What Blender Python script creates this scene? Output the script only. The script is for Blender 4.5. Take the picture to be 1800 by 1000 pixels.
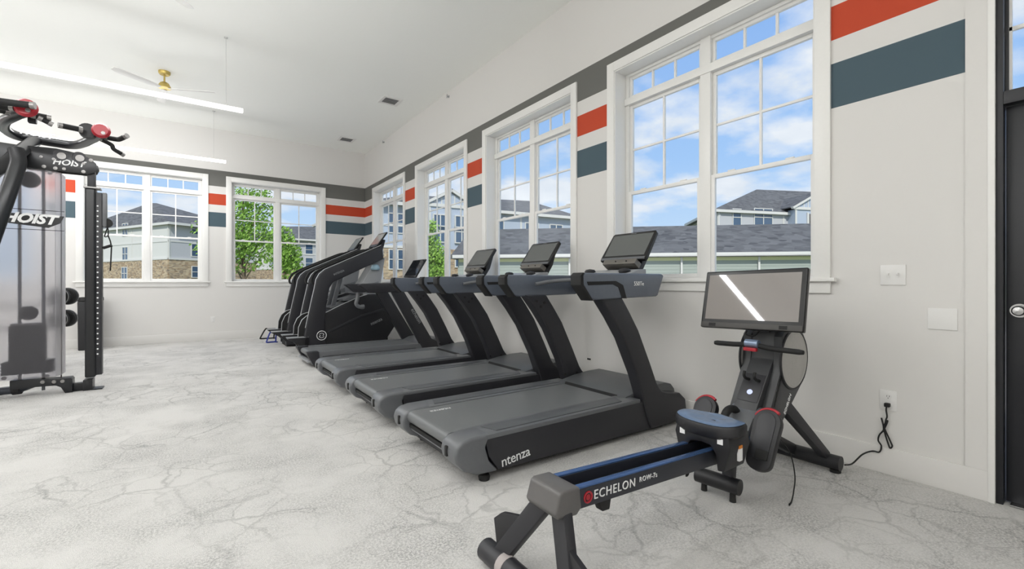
import bpy, bmesh, math, random
from mathutils import Vector, Matrix
random.seed(7)
for o in list(bpy.data.objects): bpy.data.objects.remove(o)
scene = bpy.context.scene
COL = scene.collection

# ------------------------------------------------------------------ camera
F_PX, TH, YH, CAMZ = 785.21, 0.6225, 497.60, 1.18
cam_d = bpy.data.cameras.new('camera'); cam = bpy.data.objects.new('camera', cam_d); COL.objects.link(cam)
cam.location = (0, 0, CAMZ); cam.rotation_euler = (math.pi/2, 0, -TH)
cam_d.sensor_width = 36; cam_d.lens = F_PX/1800*36; cam_d.shift_y = -2.4/1800
cam_d.clip_start = 0.05; cam_d.clip_end = 600
scene.camera = cam
# ------------------------------------------------------------------ colour management
vs = scene.view_settings
vs.view_transform = 'Standard'; vs.look = 'None'; vs.gamma = 1.0; vs.use_curve_mapping = False
vs.exposure = 0.16
scene.cycles.max_bounces = 8; scene.cycles.diffuse_bounces = 6; scene.cycles.glossy_bounces = 3
scene.cycles.transparent_max_bounces = 16
scene.cycles.sample_clamp_indirect = 6.0
# ------------------------------------------------------------------ sky
world = bpy.data.worlds.new('world'); scene.world = world; world.use_nodes = True
def sky():
    nt = world.node_tree; nt.nodes.clear(); N = nt.nodes.new; L = nt.links.new
    tc = N('ShaderNodeTexCoord'); sep = N('ShaderNodeSeparateXYZ'); L(tc.outputs['Generated'], sep.inputs[0])
    up = N('ShaderNodeMath'); up.operation = 'MAXIMUM'; up.inputs[1].default_value = 0.0; L(sep.outputs['Z'], up.inputs[0])
    r = N('ShaderNodeValToRGB'); L(up.outputs[0], r.inputs[0])
    e = r.color_ramp.elements
    e[0].position = 0.0; e[0].color = (0.62, 0.76, 0.92, 1)
    e[1].position = 0.75; e[1].color = (0.16, 0.33, 0.78, 1)
    m = e.new(0.25); m.color = (0.36, 0.56, 0.90, 1)
    # clouds on a flat layer overhead: direction divided by its height
    den = N('ShaderNodeMath'); den.operation = 'ADD'; den.inputs[1].default_value = 0.22; L(up.outputs[0], den.inputs[0])
    dx = N('ShaderNodeMath'); dx.operation = 'DIVIDE'; L(sep.outputs['X'], dx.inputs[0]); L(den.outputs[0], dx.inputs[1])
    dy = N('ShaderNodeMath'); dy.operation = 'DIVIDE'; L(sep.outputs['Y'], dy.inputs[0]); L(den.outputs[0], dy.inputs[1])
    cmb = N('ShaderNodeCombineXYZ'); L(dx.outputs[0], cmb.inputs[0]); L(dy.outputs[0], cmb.inputs[1])
    n = N('ShaderNodeTexNoise'); n.inputs['Scale'].default_value = 2.3; n.inputs['Detail'].default_value = 8; n.inputs['Roughness'].default_value = 0.52
    L(cmb.outputs[0], n.inputs['Vector'])
    cr = N('ShaderNodeValToRGB'); L(n.outputs['Fac'], cr.inputs[0])
    cr.color_ramp.elements[0].position = 0.44; cr.color_ramp.elements[0].color = (0, 0, 0, 1)
    cr.color_ramp.elements[1].position = 0.58; cr.color_ramp.elements[1].color = (1, 1, 1, 1)
    n2 = N('ShaderNodeTexNoise'); n2.inputs['Scale'].default_value = 5.0; n2.inputs['Detail'].default_value = 5; L(cmb.outputs[0], n2.inputs['Vector'])
    cc = N('ShaderNodeMix'); cc.data_type = 'RGBA'; L(n2.outputs['Fac'], cc.inputs['Factor'])
    cc.inputs['A'].default_value = (0.62, 0.68, 0.80, 1); cc.inputs['B'].default_value = (0.93, 0.93, 0.98, 1)
    mx = N('ShaderNodeMix'); mx.data_type = 'RGBA'; L(cr.outputs[0], mx.inputs['Factor']); L(r.outputs[0], mx.inputs['A']); L(cc.outputs['Result'], mx.inputs['B'])
    bg = N('ShaderNodeBackground'); bg.inputs[1].default_value = 1.0; L(mx.outputs['Result'], bg.inputs[0])
    out = N('ShaderNodeOutputWorld'); L(bg.outputs[0], out.inputs[0])
sky()
sun_d = bpy.data.lights.new('sun', 'SUN'); sun = bpy.data.objects.new('sun', sun_d); COL.objects.link(sun)
sun_d.energy = 3.2; sun_d.angle = math.radians(0.53); sun_d.color = (1.0, 0.95, 0.87)
sun.rotation_euler = Vector((0.42, 0.62, -0.75)).to_track_quat('-Z', 'Y').to_euler()   # from behind the camera, over the roof
PENDANT_DOWN, PENDANT_SIDE, PENDANT_UP = 4.8, 5.6, 0.25      # watts per metre of LED pendant: below, each side, above

# ------------------------------------------------------------------ measuring helpers (real-world metres)
S_, C_ = math.sin(TH), math.cos(TH)
def _ray(x, y):
    u = (x-900)/F_PX; v = (YH-y)/F_PX
    return Vector((S_+C_*u, C_-S_*u, v))
def onX(x, y, X): d = _ray(x, y); t = X/d.x; return Vector((X, d.y*t, CAMZ+d.z*t))
def onY(x, y, Y): d = _ray(x, y); t = Y/d.y; return Vector((d.x*t, Y, CAMZ+d.z*t))
def onZ(x, y, Z): d = _ray(x, y); t = (Z-CAMZ)/d.z; return Vector((d.x*t, d.y*t, Z))
def far(x, y, dep): d = _ray(x, y); return Vector((d.x*dep, d.y*dep, CAMZ+d.z*dep))

# ------------------------------------------------------------------ materials
MATS = {}
def srgb(c):
    f = lambda v: v/12.92 if v <= .04045 else ((v+.055)/1.055)**2.4
    return tuple(f(v/255) for v in c)+(1,)
def mat(name, rgb, rough=.5, metal=0, spec=.5, var=.06, scale=40, bump=0, coat=0):
    if name in MATS: return MATS[name]
    m = bpy.data.materials.new(name); m.use_nodes = True; nt = m.node_tree; N = nt.nodes.new; L = nt.links.new
    b = nt.nodes['Principled BSDF']; c = srgb(rgb)
    tc = N('ShaderNodeTexCoord'); n = N('ShaderNodeTexNoise'); n.inputs['Scale'].default_value = scale; n.inputs['Detail'].default_value = 3
    L(tc.outputs['Object'], n.inputs['Vector'])
    mx = N('ShaderNodeMix'); mx.data_type = 'RGBA'; L(n.outputs['Fac'], mx.inputs['Factor'])
    mx.inputs['A'].default_value = tuple(max(0, v*(1-var)) for v in c[:3])+(1,)
    mx.inputs['B'].default_value = tuple(min(1, v*(1+var)) for v in c[:3])+(1,)
    L(mx.outputs['Result'], b.inputs['Base Color'])
    b.inputs['Roughness'].default_value = rough; b.inputs['Metallic'].default_value = metal
    b.inputs['Specular IOR Level'].default_value = spec; b.inputs['Coat Weight'].default_value = coat
    if bump:
        bp = N('ShaderNodeBump'); bp.inputs['Strength'].default_value = bump; bp.inputs['Distance'].default_value = .002
        L(n.outputs['Fac'], bp.inputs['Height']); L(bp.outputs[0], b.inputs['Normal'])
    MATS[name] = m; return m
def mat_emit(name, rgb, strength):
    m = bpy.data.materials.new(name); m.use_nodes = True; nt = m.node_tree; nt.nodes.clear()
    e = nt.nodes.new('ShaderNodeEmission'); e.inputs[0].default_value = srgb(rgb); e.inputs[1].default_value = strength
    o = nt.nodes.new('ShaderNodeOutputMaterial'); nt.links.new(e.outputs[0], o.inputs[0]); MATS[name] = m; return m
def mat_glass(name, tint, refl=1.0, rough=0.0):
    m = bpy.data.materials.new(name); m.use_nodes = True; nt = m.node_tree; nt.nodes.clear(); N = nt.nodes.new; L = nt.links.new
    t = N('ShaderNodeBsdfTransparent'); t.inputs[0].default_value = tint+(1,)
    g = N('ShaderNodeBsdfGlossy'); g.inputs['Roughness'].default_value = rough
    f = N('ShaderNodeFresnel'); f.inputs[0].default_value = 1.45
    k = N('ShaderNodeMath'); k.operation = 'MULTIPLY'; k.inputs[1].default_value = refl; L(f.outputs[0], k.inputs[0])
    x = N('ShaderNodeMixShader'); L(k.outputs[0], x.inputs[0]); L(t.outputs[0], x.inputs[1]); L(g.outputs[0], x.inputs[2])
    o = N('ShaderNodeOutputMaterial'); L(x.outputs[0], o.inputs[0]); MATS[name] = m; return m

TRIM = mat('trim_white', (232, 231, 228), .35, var=.02)
CEIL = mat('ceiling_paint', (250, 251, 247), .85, var=.01)
BLACK = mat('black_plastic', (30, 30, 33), .45, var=.15)
DARK = mat('dark_panel', (40, 40, 44), .42, var=.1)
GREY = mat('charcoal_plastic', (98, 100, 103), .32, var=.08)
GREYL = mat('silver_grey_plastic', (150, 152, 154), .4, var=.05)
BELT = mat('running_belt', (104, 106, 107), .40, var=.10, scale=300, bump=.15)
RUBBER = mat('rubber', (20, 20, 20), .7, var=.2)
STEEL = mat('steel', (190, 190, 190), .25, 1, var=.05)
SCREEN = mat('screen_glass', (96, 98, 97), .06, spec=.6, var=.02, scale=5)
WHITEINK = mat('white_print', (235, 235, 235), .5, var=.01)
BLACKGLOSS = mat('black_gloss_frame', (20, 20, 21), .28, var=.1)
RED = mat('red_plastic', (164, 34, 46), .35, var=.08)
BRASS = mat('brushed_brass', (198, 176, 104), .38, .75, var=.06)
GLASS = mat_glass('window_glass', (0.95, 0.97, 0.965), 0.05, .25)

def wall_material():
    m = bpy.data.materials.new('wall_paint_striped'); m.use_nodes = True; nt = m.node_tree; N = nt.nodes.new; L = nt.links.new
    b = nt.nodes['Principled BSDF']; b.inputs['Roughness'].default_value = .7; b.inputs['Specular IOR Level'].default_value = .3
    g = N('ShaderNodeNewGeometry'); sep = N('ShaderNodeSeparateXYZ'); L(g.outputs['Position'], sep.inputs[0])
    d = N('ShaderNodeMath'); d.operation = 'DIVIDE'; d.inputs[1].default_value = 4.5; L(sep.outputs['Z'], d.inputs[0])
    r = N('ShaderNodeValToRGB'); r.color_ramp.interpolation = 'CONSTANT'; L(d.outputs[0], r.inputs[0])
    W = srgb((219, 217, 214)); bands = [(0, W), (2.349, srgb((74, 92, 101))), (2.653, W), (2.811, srgb((190, 72, 44))), (3.038, W), (3.198, srgb((108, 108, 104))), (3.533, W)]
    e = r.color_ramp.elements; e[0].position = 0; e[0].color = W; e[1].position = bands[1][0]/4.5; e[1].color = bands[1][1]
    for z, c in bands[2:]: k = e.new(z/4.5); k.color = c
    gt = N('ShaderNodeMath'); gt.operation = 'GREATER_THAN'; gt.inputs[1].default_value = .548; L(sep.outputs['Y'], gt.inputs[0])
    mx = N('ShaderNodeMix'); mx.data_type = 'RGBA'; L(gt.outputs[0], mx.inputs['Factor']); mx.inputs['A'].default_value = W; L(r.outputs[0], mx.inputs['B'])
    n = N('ShaderNodeTexNoise'); n.inputs['Scale'].default_value = 160; n.inputs['Detail'].default_value = 2; L(g.outputs['Position'], n.inputs['Vector'])
    bp = N('ShaderNodeBump'); bp.inputs['Strength'].default_value = .08; bp.inputs['Distance'].default_value = .002; L(n.outputs['Fac'], bp.inputs['Height']); L(bp.outputs[0], b.inputs['Normal'])
    L(mx.outputs['Result'], b.inputs['Base Color']); return m
WALL = wall_material()
WALLPLAIN = mat('wall_paint_plain', (219, 217, 214), .7, var=.01, spec=.3)

def carpet_material():
    m = bpy.data.materials.new('marbled_carpet'); m.use_nodes = True; nt = m.node_tree; N = nt.nodes.new; L = nt.links.new
    b = nt.nodes['Principled BSDF']; b.inputs['Roughness'].default_value = .95; b.inputs['Specular IOR Level'].default_value = .1
    tc = N('ShaderNodeTexCoord')
    def noise(s, det=4, ro=.5, vec=None):
        n = N('ShaderNodeTexNoise'); n.inputs['Scale'].default_value = s; n.inputs['Detail'].default_value = det; n.inputs['Roughness'].default_value = ro
        L(vec or tc.outputs['Object'], n.inputs['Vector']); return n
    def ramp(src, a, c):
        r = N('ShaderNodeMapRange'); r.inputs['From Min'].default_value = a; r.inputs['From Max'].default_value = c; L(src, r.inputs['Value']); return r.outputs[0]
    def math_(op, a, c):
        k = N('ShaderNodeMath'); k.operation = op; k.use_clamp = True
        for i, v in enumerate((a, c)):
            if isinstance(v, (int, float)): k.inputs[i].default_value = v
            else: L(v, k.inputs[i])
        return k.outputs[0]
    warp = noise(2.2, 5, .6)
    mixv = N('ShaderNodeMix'); mixv.data_type = 'VECTOR'; mixv.inputs['Factor'].default_value = .26
    L(tc.outputs['Object'], mixv.inputs[4]); L(warp.outputs['Color'], mixv.inputs[5])
    def crack(s, w):
        v = N('ShaderNodeTexVoronoi'); v.feature = 'DISTANCE_TO_EDGE'; v.inputs['Scale'].default_value = s; L(mixv.outputs[1], v.inputs['Vector'])
        r = N('ShaderNodeMapRange'); r.inputs['From Min'].default_value = 0; r.inputs['From Max'].default_value = w; r.inputs['To Min'].default_value = 1; r.inputs['To Max'].default_value = 0
        L(v.outputs['Distance'], r.inputs['Value']); return r.outputs[0]
    vis = ramp(noise(1.1, 2).outputs['Fac'], .42, .58)
    vein = math_('MULTIPLY', math_('MAXIMUM', crack(2.4, .028), math_('MULTIPLY', crack(5.2, .04), .75)), vis)
    cloud = ramp(noise(1.7, 7, .66).outputs['Fac'], .40, .66)
    speck = ramp(noise(95, 2, .7).outputs['Fac'], .40, .60)
    fine = ramp(noise(260, 1, .6).outputs['Fac'], .3, .7)
    a = math_('ADD', math_('MULTIPLY', vein, .44), math_('MULTIPLY', math_('MULTIPLY', cloud, speck), .66))
    a = math_('ADD', a, math_('MULTIPLY', speck, .07))
    mx = N('ShaderNodeMix'); mx.data_type = 'RGBA'; L(a, mx.inputs['Factor'])
    mx.inputs['A'].default_value = srgb((212, 210, 207)); mx.inputs['B'].default_value = srgb((138, 138, 136))
    L(mx.outputs['Result'], b.inputs['Base Color'])
    bp = N('ShaderNodeBump'); bp.inputs['Strength'].default_value = .5; bp.inputs['Distance'].default_value = .004
    L(fine, bp.inputs['Height']); L(bp.outputs[0], b.inputs['Normal']); return m
CARPET = carpet_material()

# ------------------------------------------------------------------ mesh builder
class MB:
    def __init__(s): s.v = []; s.f = []
    def add(s, vs, fs):
        k = len(s.v); s.v += [tuple(p) for p in vs]; s.f += [tuple(i+k for i in q) for q in fs]; return s
    def box(s, x0, x1, y0, y1, z0, z1, M=None):
        vs = [Vector((x, y, z)) for x in (x0, x1) for y in (y0, y1) for z in (z0, z1)]
        if M is not None: vs = [M @ p for p in vs]
        return s.add(vs, [(0, 1, 3, 2), (4, 6, 7, 5), (0, 4, 5, 1), (2, 3, 7, 6), (0, 2, 6, 4), (1, 5, 7, 3)])
    def prism(s, poly, a, b, axis='y', M=None):
        def P(p, t): return Vector((p[0], t, p[1])) if axis == 'y' else Vector((t, p[0], p[1])) if axis == 'x' else Vector((p[0], p[1], t))
        n = len(poly); vs = [P(p, a) for p in poly]+[P(p, b) for p in poly]
        if M is not None: vs = [M @ p for p in vs]
        return s.add(vs, [tuple(range(n)), tuple(range(2*n-1, n-1, -1))]+[(i, i+n, (i+1) % n+n, (i+1) % n) for i in range(n)])
    def loft(s, rings, close=True):
        n = len(rings[0]); vs = [p for r in rings for p in r]; fs = []
        for j in range(len(rings)-1):
            for i in range(n):
                fs.append((j*n+i, j*n+(i+1) % n, (j+1)*n+(i+1) % n, (j+1)*n+i))
        if close: fs += [tuple(range(n-1, -1, -1)), tuple(range((len(rings)-1)*n, len(rings)*n))]
        return s.add(vs, fs)
    def tube(s, path, r, n=12, sq=1.0):
        P = [Vector(p) for p in path]; m = len(P); rr = r if isinstance(r, (list, tuple)) else [r]*m; rings = []
        up = None
        for i in range(m):
            t = (P[min(i+1, m-1)]-P[max(i-1, 0)]).normalized()
            if up is None:
                up = Vector((0, 0, 1)) if abs(t.z) < .9 else Vector((1, 0, 0))
            a = t.cross(up).normalized(); b = a.cross(t).normalized(); up = b
            rings.append([P[i]+(a*math.cos(2*math.pi*k/n)+b*math.sin(2*math.pi*k/n)*sq)*rr[i] for k in range(n)])
        return s.loft(rings)
    def lathe(s, prof, c, axis='z', n=24):
        rings = []
        for r, h in prof:
            ring = []
            for k in range(n):
                a = 2*math.pi*k/n; u, w = r*math.cos(a), r*math.sin(a)
                d = (u, w, h) if axis == 'z' else (u, h, w) if axis == 'y' else (h, u, w)
                ring.append(Vector(c)+Vector(d))
            rings.append(ring)
        return s.loft(rings)
    def strut(s, a, b, w, h, up=(0, 0, 1)):      # rectangular bar between two points
        a = Vector(a); b = Vector(b); t = (b-a).normalized(); r = t.cross(Vector(up)).normalized(); q = r.cross(t)
        w2 = w if isinstance(w, tuple) else (w, w)
        ring = lambda p, ww: [p+r*ww/2+q*h/2, p-r*ww/2+q*h/2, p-r*ww/2-q*h/2, p+r*ww/2-q*h/2]
        return s.loft([ring(a, w2[0]), ring(b, w2[1])])
    def build(s, name, m, parent=None, bevel=0, seg=2, smooth=True, loc=None):
        me = bpy.data.meshes.new(name); me.from_pydata(s.v, [], s.f); me.update()
        bm = bmesh.new(); bm.from_mesh(me)
        bmesh.ops.recalc_face_normals(bm, faces=bm.faces)
        if bevel:
            es = [e for e in bm.edges if len(e.link_faces) == 2 and e.calc_face_angle(0) > .5]
            bmesh.ops.bevel(bm, geom=es, offset=bevel, segments=seg, profile=.6, affect='EDGES', clamp_overlap=True)
        bm.to_mesh(me); bm.free()
        if smooth:
            me.polygons.foreach_set('use_smooth', [True]*len(me.polygons)); me.set_sharp_from_angle(angle=math.radians(38))
        me.materials.append(m)
        o = bpy.data.objects.new(name, me); COL.objects.link(o)
        if parent is not None: o.parent = parent
        if loc is not None: o.location = loc
        return o
def tag(o, label=None, cat=None, group=None, kind=None):
    if label: o['label'] = label
    if cat: o['category'] = cat
    if group: o['group'] = group
    if kind: o['kind'] = kind
    return o
def empty(name, loc, rz=0, **k):
    o = bpy.data.objects.new(name, None); COL.objects.link(o); o.location = loc; o.rotation_euler = (0, 0, rz); o.empty_display_size = .1
    return tag(o, **k)
def copy_tree(o, parent=None):
    c = o.copy(); COL.objects.link(c); c.parent = parent
    for ch in list(o.children): copy_tree(ch, c)
    return c
def struct(o, label): return tag(o, label, kind='structure')
def lettering(txt, M, size, m, parent, name='lettering', depth=.0015, shear=0, bold=0, spacing=1.0):
    cu = bpy.data.curves.new(name, 'FONT'); cu.body = txt; cu.size = size; cu.align_x = 'CENTER'; cu.align_y = 'CENTER'; cu.extrude = depth; cu.shear = shear; cu.offset = bold; cu.space_character = spacing
    cu.resolution_u = 3
    t = bpy.data.objects.new(name, cu); COL.objects.link(t)
    me = bpy.data.meshes.new_from_object(t.evaluated_get(bpy.context.evaluated_depsgraph_get()))
    bpy.data.objects.remove(t); bpy.data.curves.remove(cu)
    me.materials.clear(); me.materials.append(m); me.transform(M)
    o = bpy.data.objects.new(name, me); COL.objects.link(o); o.parent = parent; return o
def frame(o, xdir, ydir):       # text frame: x along the writing, y up, z out
    x = Vector(xdir).normalized(); z = x.cross(Vector(ydir)).normalized(); y = z.cross(x)
    return Matrix(((x.x, y.x, z.x, o[0]), (x.y, y.y, z.y, o[1]), (x.z, y.z, z.z, o[2]), (0, 0, 0, 1)))
def arc(cx, cz, r, a0, a1, n):
    return [(cx+r*math.cos(math.radians(a0+(a1-a0)*i/n)), cz+r*math.sin(math.radians(a0+(a1-a0)*i/n))) for i in range(n+1)]
def spline(pts, per=6):
    P = [Vector(p) for p in pts]; out = []
    for i in range(len(P)-1):
        p0 = P[max(i-1, 0)]; p1 = P[i]; p2 = P[i+1]; p3 = P[min(i+2, len(P)-1)]
        for k in range(per):
            t = k/per
            out.append(.5*((2*p1)+(-p0+p2)*t+(2*p0-5*p1+4*p2-p3)*t*t+(-p0+3*p1-3*p2+p3)*t**3))
    return out+[P[-1]]

# ================================================================== THE ROOM
WX, WY, CH = 3.5055, 11.153, 4.39          # right wall face, back wall face, ceiling
LX, RY = -6.2, -3.6                        # left wall and the wall behind the camera
TW = .22                                   # wall thickness
struct(MB().box(LX-.2, WX+TW, RY-.2, WY+TW, -.12, 0).build('floor', CARPET, smooth=False), 'pale grey marbled carpet with darker grey veins covering the gym floor')
struct(MB().box(LX-.2, WX+TW, RY-.2, WY+TW, CH, CH+.25).build('ceiling', CEIL, smooth=False), 'smooth white ceiling above the whole gym')
WIN_W, WIN_Z0, WIN_Z1 = 1.80, 1.217, 3.335
W_R = [2.184, 4.6225, 7.065, 9.565]        # window centres along the right wall
W_B = [-3.107, -.707, 1.584]               # window centres along the back wall
DOOR_Y0, DOOR_Y1, DOOR_Z = -.60, .434, 3.35
def wall_with_holes(name, holes, a0, a1, fixed, axis, label):
    m = MB(); xs = a0
    def seg(p, q, z0, z1):
        if axis == 'x': m.box(fixed, fixed+TW, p, q, z0, z1)
        else: m.box(p, q, fixed, fixed+TW, z0, z1)
    for h0, h1, z0, z1 in sorted(holes):
        seg(xs, h0, 0, CH)
        if z0 > 0: seg(h0, h1, 0, z0)
        seg(h0, h1, z1, CH); xs = h1
    seg(xs, a1, 0, CH)
    return struct(m.build(name, WALL, smooth=False), label)
wall_with_holes('wall_right', [(c-WIN_W/2, c+WIN_W/2, WIN_Z0, WIN_Z1) for c in W_R]+[(DOOR_Y0, DOOR_Y1, 0, DOOR_Z)], RY-.2, WY+TW, WX, 'x', 'off-white wall behind the treadmills with grey, orange and teal painted stripes')
wall_with_holes('wall_back', [(c-WIN_W/2, c+WIN_W/2, WIN_Z0, WIN_Z1) for c in W_B], LX-.2, WX, WY, 'y', 'off-white end wall of the gym with grey, orange and teal painted stripes')
struct(MB().box(LX-.2, LX, RY-.2, WY, 0, CH).build('wall_left', WALLPLAIN, smooth=False), 'plain off-white wall on the left outside the view')
struct(MB().box(LX, WX, RY-.2, RY, 0, CH).build('wall_rear', WALLPLAIN, smooth=False), 'plain off-white wall behind the viewpoint')

# baseboards
struct(MB().box(WX-.016, WX, .455, WY, 0, .165).build('baseboard_right', TRIM if False else WALLPLAIN, bevel=.004), 'tall off-white baseboard along the wall of windows')
struct(MB().box(LX, WX-.016, WY-.016, WY, 0, .165).build('baseboard_back', WALLPLAIN, bevel=.004), 'tall off-white baseboard along the end wall')

# windows: local x along the wall, y outwards, z up, origin at wall face and floor
def make_window():
    root = empty('window_1', (0, 0, 0)); hw = WIN_W/2; z0, z1 = WIN_Z0, WIN_Z1; cw = .092
    for sx in (-1, 1):
        MB().box(sx*hw, sx*(hw+cw), -.022, 0, z0, z1+cw).build('casing', TRIM, root, bevel=.003)
        MB().box(sx*(hw-.012), sx*hw, -.010, .20, z0, z1).build('jamb', TRIM, root)
    MB().box(-hw, hw, -.022, 0, z1, z1+cw).build('casing', TRIM, root, bevel=.003)
    MB().box(-hw, hw, -.010, .20, z1-.012, z1).build('jamb', TRIM, root)
    MB().box(-hw-.125, hw+.125, -.05, .0, z0-.026, z0).build('sill', TRIM, root, bevel=.004)
    MB().box(-hw, hw, 0, .20, z0-.026, z0+.004).build('stool', TRIM, root)
    MB().box(-hw-cw, hw+cw, -.02, 0, z0-.105, z0-.026).build('apron', TRIM, root, bevel=.003)
    # fixed frame
    fr = MB(); fi = hw-.012; y0, y1 = .145, .20
    MB().box(-fi, -fi+.04, y0, y1, z0, z1).build('frame', TRIM, root, bevel=.004)
    MB().box(fi-.04, fi, y0, y1, z0, z1).build('frame', TRIM, root, bevel=.004)
    MB().box(-fi, fi, y0, y1, z1-.04, z1-.012).build('frame', TRIM, root, bevel=.004)
    MB().box(-fi, fi, y0, y1, z0, z0+.016).build('frame', TRIM, root)
    MB().box(-.048, .048, y0-.01, y1, z0, z1).build('mullion', TRIM, root, bevel=.004)
    MB().box(-fi, fi, y0-.02, y1, 3.005, 3.075).build('transom_bar', TRIM, root, bevel=.004)
    def lights(x0, x1, a, b, y, nx, nz, name, st=.032):
        s = MB()
        s.box(x0, x0+st, y, y+.03, a, b); s.box(x1-st, x1, y, y+.03, a, b)
        s.box(x0+st, x1-st, y, y+.03, b-st, b); s.box(x0+st, x1-st, y, y+.03, a, a+st)
        sash = s.build(name, TRIM, root, bevel=.003)
        gx0, gx1, ga, gb = x0+st, x1-st, a+st, b-st
        MB().box(gx0-.004, gx1+.004, y+.012, y+.018, ga-.004, gb+.004).build('pane', GLASS, sash, smooth=False)
        for i in range(1, nx):
            c = gx0+(gx1-gx0)*i/nx; MB().box(c-.009, c+.009, y+.005, y+.025, ga, gb).build('muntin', TRIM, sash)
        for i in range(1, nz):
            c = ga+(gb-ga)*i/nz; MB().box(gx0, gx1, y+.005, y+.025, c-.009, c+.009).build('muntin', TRIM, sash)
        return sash
    for x0, x1 in ((-fi+.04, -.048), (.048, fi-.04)):
        lights(x0, x1, 3.075, z1-.04, .165, 3, 1, 'transom_sash', .026)
        lights(x0, x1, 2.085, 3.005, .17, 2, 2, 'upper_sash')
        low = lights(x0, x1, z0+.016, 2.115, .145, 1, 1, 'lower_sash', .034)
        for k in (.22, .78):
            MB().box(x0+(x1-x0)*k-.03, x0+(x1-x0)*k+.03, .147, .168, 2.115, 2.127).build('latch', TRIM, low, bevel=.003)
    return root
win0 = make_window()
wl = ['nearest tall window, behind the rowing machine, with sky and a garage roof outside', 'second tall window behind the treadmill consoles, a garage and gabled house outside',
      'third tall window along the treadmill wall, a tree and stone-faced house outside', 'fourth tall window, next to the corner on the treadmill wall',
      'end-wall window hidden behind the cable machine shroud', 'end-wall window beside the black column, hip-roofed apartment block outside', 'end-wall window filled by a bright green tree outside']
places = [((WX, c, 0), -math.pi/2) for c in W_R]+[((c, WY, 0), 0) for c in W_B]
for i, (p, rz) in enumerate(places):
    w = win0 if i == 0 else copy_tree(win0)
    w.name = f'window_{i+1}'; w.location = p; w.rotation_euler = (0, 0, rz); struct(w, wl[i])

# door
def make_door():
    root = empty('door_1', (WX, (DOOR_Y0+DOOR_Y1)/2, 0)); yc = (DOOR_Y0+DOOR_Y1)/2; h = (DOOR_Y1-DOOR_Y0)/2
    struct(root, 'black entrance door with a window above it at the right edge')
    DB = mat('black_door_paint', (27, 28, 33), .38, var=.06)
    for s in (-1, 1):
        MB().box(.0, .14, s*h, s*(h-.028), 0, DOOR_Z).build('door_frame', DB, root, bevel=.004)
        MB().box(-.02, .0, s*(h+.028), s*(h), 0, DOOR_Z+.09).build('bead', TRIM, root, bevel=.004)
        MB().box(-.014, .004, s*(h+.114), s*(h+.028), .165, DOOR_Z+.1).build('casing', WALLPLAIN, root)
    MB().box(.0, .14, -h+.028, h-.028, DOOR_Z-.045, DOOR_Z).build('door_frame', DB, root)
    MB().box(.0, .14, -h+.028, h-.028, 2.13, 2.20).build('transom_rail', DB, root, bevel=.004)
    lf = MB().box(.05, .095, -h+.032, h-.032, .012, 2.125).build('door_leaf', DB, root, bevel=.003)
    tf = MB()
    for s in (-1, 1): tf.box(.06, .10, s*(h-.028), s*(h-.04), 2.2, DOOR_Z-.045)
    tf.box(.06, .10, -h+.04, h-.04, 2.2, 2.215); tf.box(.06, .1, -h+.04, h-.04, DOOR_Z-.07, DOOR_Z-.045)
    t = tf.build('transom_sash', DB, root)
    MB().box(.077, .083, -h+.038, h-.038, 2.21, DOOR_Z-.07).build('pane', GLASS, t, smooth=False)
    MB().box(.07, .09, h-.052, h-.041, 2.215, DOOR_Z-.07).build('glazing_bead', TRIM, t)
    MB().box(.07, .09, -h+.04, h-.04, 2.535, 2.555).build('muntin', TRIM, t)
    k = MB().lathe([(.0, -.004), (.036, -.004), (.036, .004), (.02, .012), (.012, .012), (0, .012)], (.04, h-.082, 1.035), 'x', 28).build('rose', STEEL, lf)
    MB().lathe([(0, 0), (.012, 0), (.012, -.03), (.022, -.038), (.026, -.05), (.02, -.064), (0, -.068)], (.04, h-.082, 1.035), 'x', 24).build('door_knob', STEEL, lf)
    MB().box(.0, .13, -h+.05, h-.05, 0, .012).build('threshold', STEEL, root, bevel=.003)
make_door()

# wall plates
PLATE = mat('white_wall_plate', (226, 225, 223), .3, var=.01)
sp = empty('light_switch_plate', (WX, .865, 1.23), label='white double light switch plate on the wall beside the black door', cat='switch')
MB().box(-.007, 0, -.0615, .0615, -.062, .062).build('plate', PLATE, sp, bevel=.003)
for y in (-.023, .023):
    MB().box(-.011, -.006, y-.006, y+.006, -.014, .014).build('toggle_slot', PLATE, sp)
    MB().box(-.02, -.009, y-.005, y+.005, .0, .012).build('toggle', PLATE, sp, bevel=.002)
tag(MB().box(WX-.006, WX, .58, .706, .912, 1.035).build('blank_plate', PLATE, bevel=.003), 'blank white cover plate low on the wall next to the door', 'wall plate')
ol = empty('power_outlet', (WX, .887, .455), label='white power outlet with a black plug in it under the switches', cat='outlet')
MB().box(-.007, 0, -.042, .042, -.062, .062).build('plate', PLATE, ol, bevel=.003)
for z in (-.024, .024):
    MB().lathe([(0, 0), (.017, 0), (.017, -.003), (0, -.003)], (-.007, 0, z), 'x', 20).build('socket', PLATE, ol)
    for y in (-.006, .006): MB().box(-.0108, -.0095, y-.0012, y+.0012, z-.002, z+.008).build('slot', BLACK, ol)
    MB().box(-.0108, -.0095, -.002, .002, z-.011, z-.006).build('slot', BLACK, ol)
pc = onY(374, 559, WY)
po = empty('power_outlet', (pc.x, WY, .43), label='white power outlet on the end wall below the windows', cat='outlet')
MB().box(-.04, .04, -.006, 0, -.06, .06).build('plate', PLATE, po, bevel=.003)
for z in (-.024, .024): MB().box(-.016, .016, -.008, -.005, z-.014, z+.014).build('socket', PLATE, po, bevel=.002)
wd = onX(1035.5, 631, WX)
wb = empty('cable_wall_port', wd, label='small dark slot in the wall behind the nearest treadmill', cat='wall port')
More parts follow.
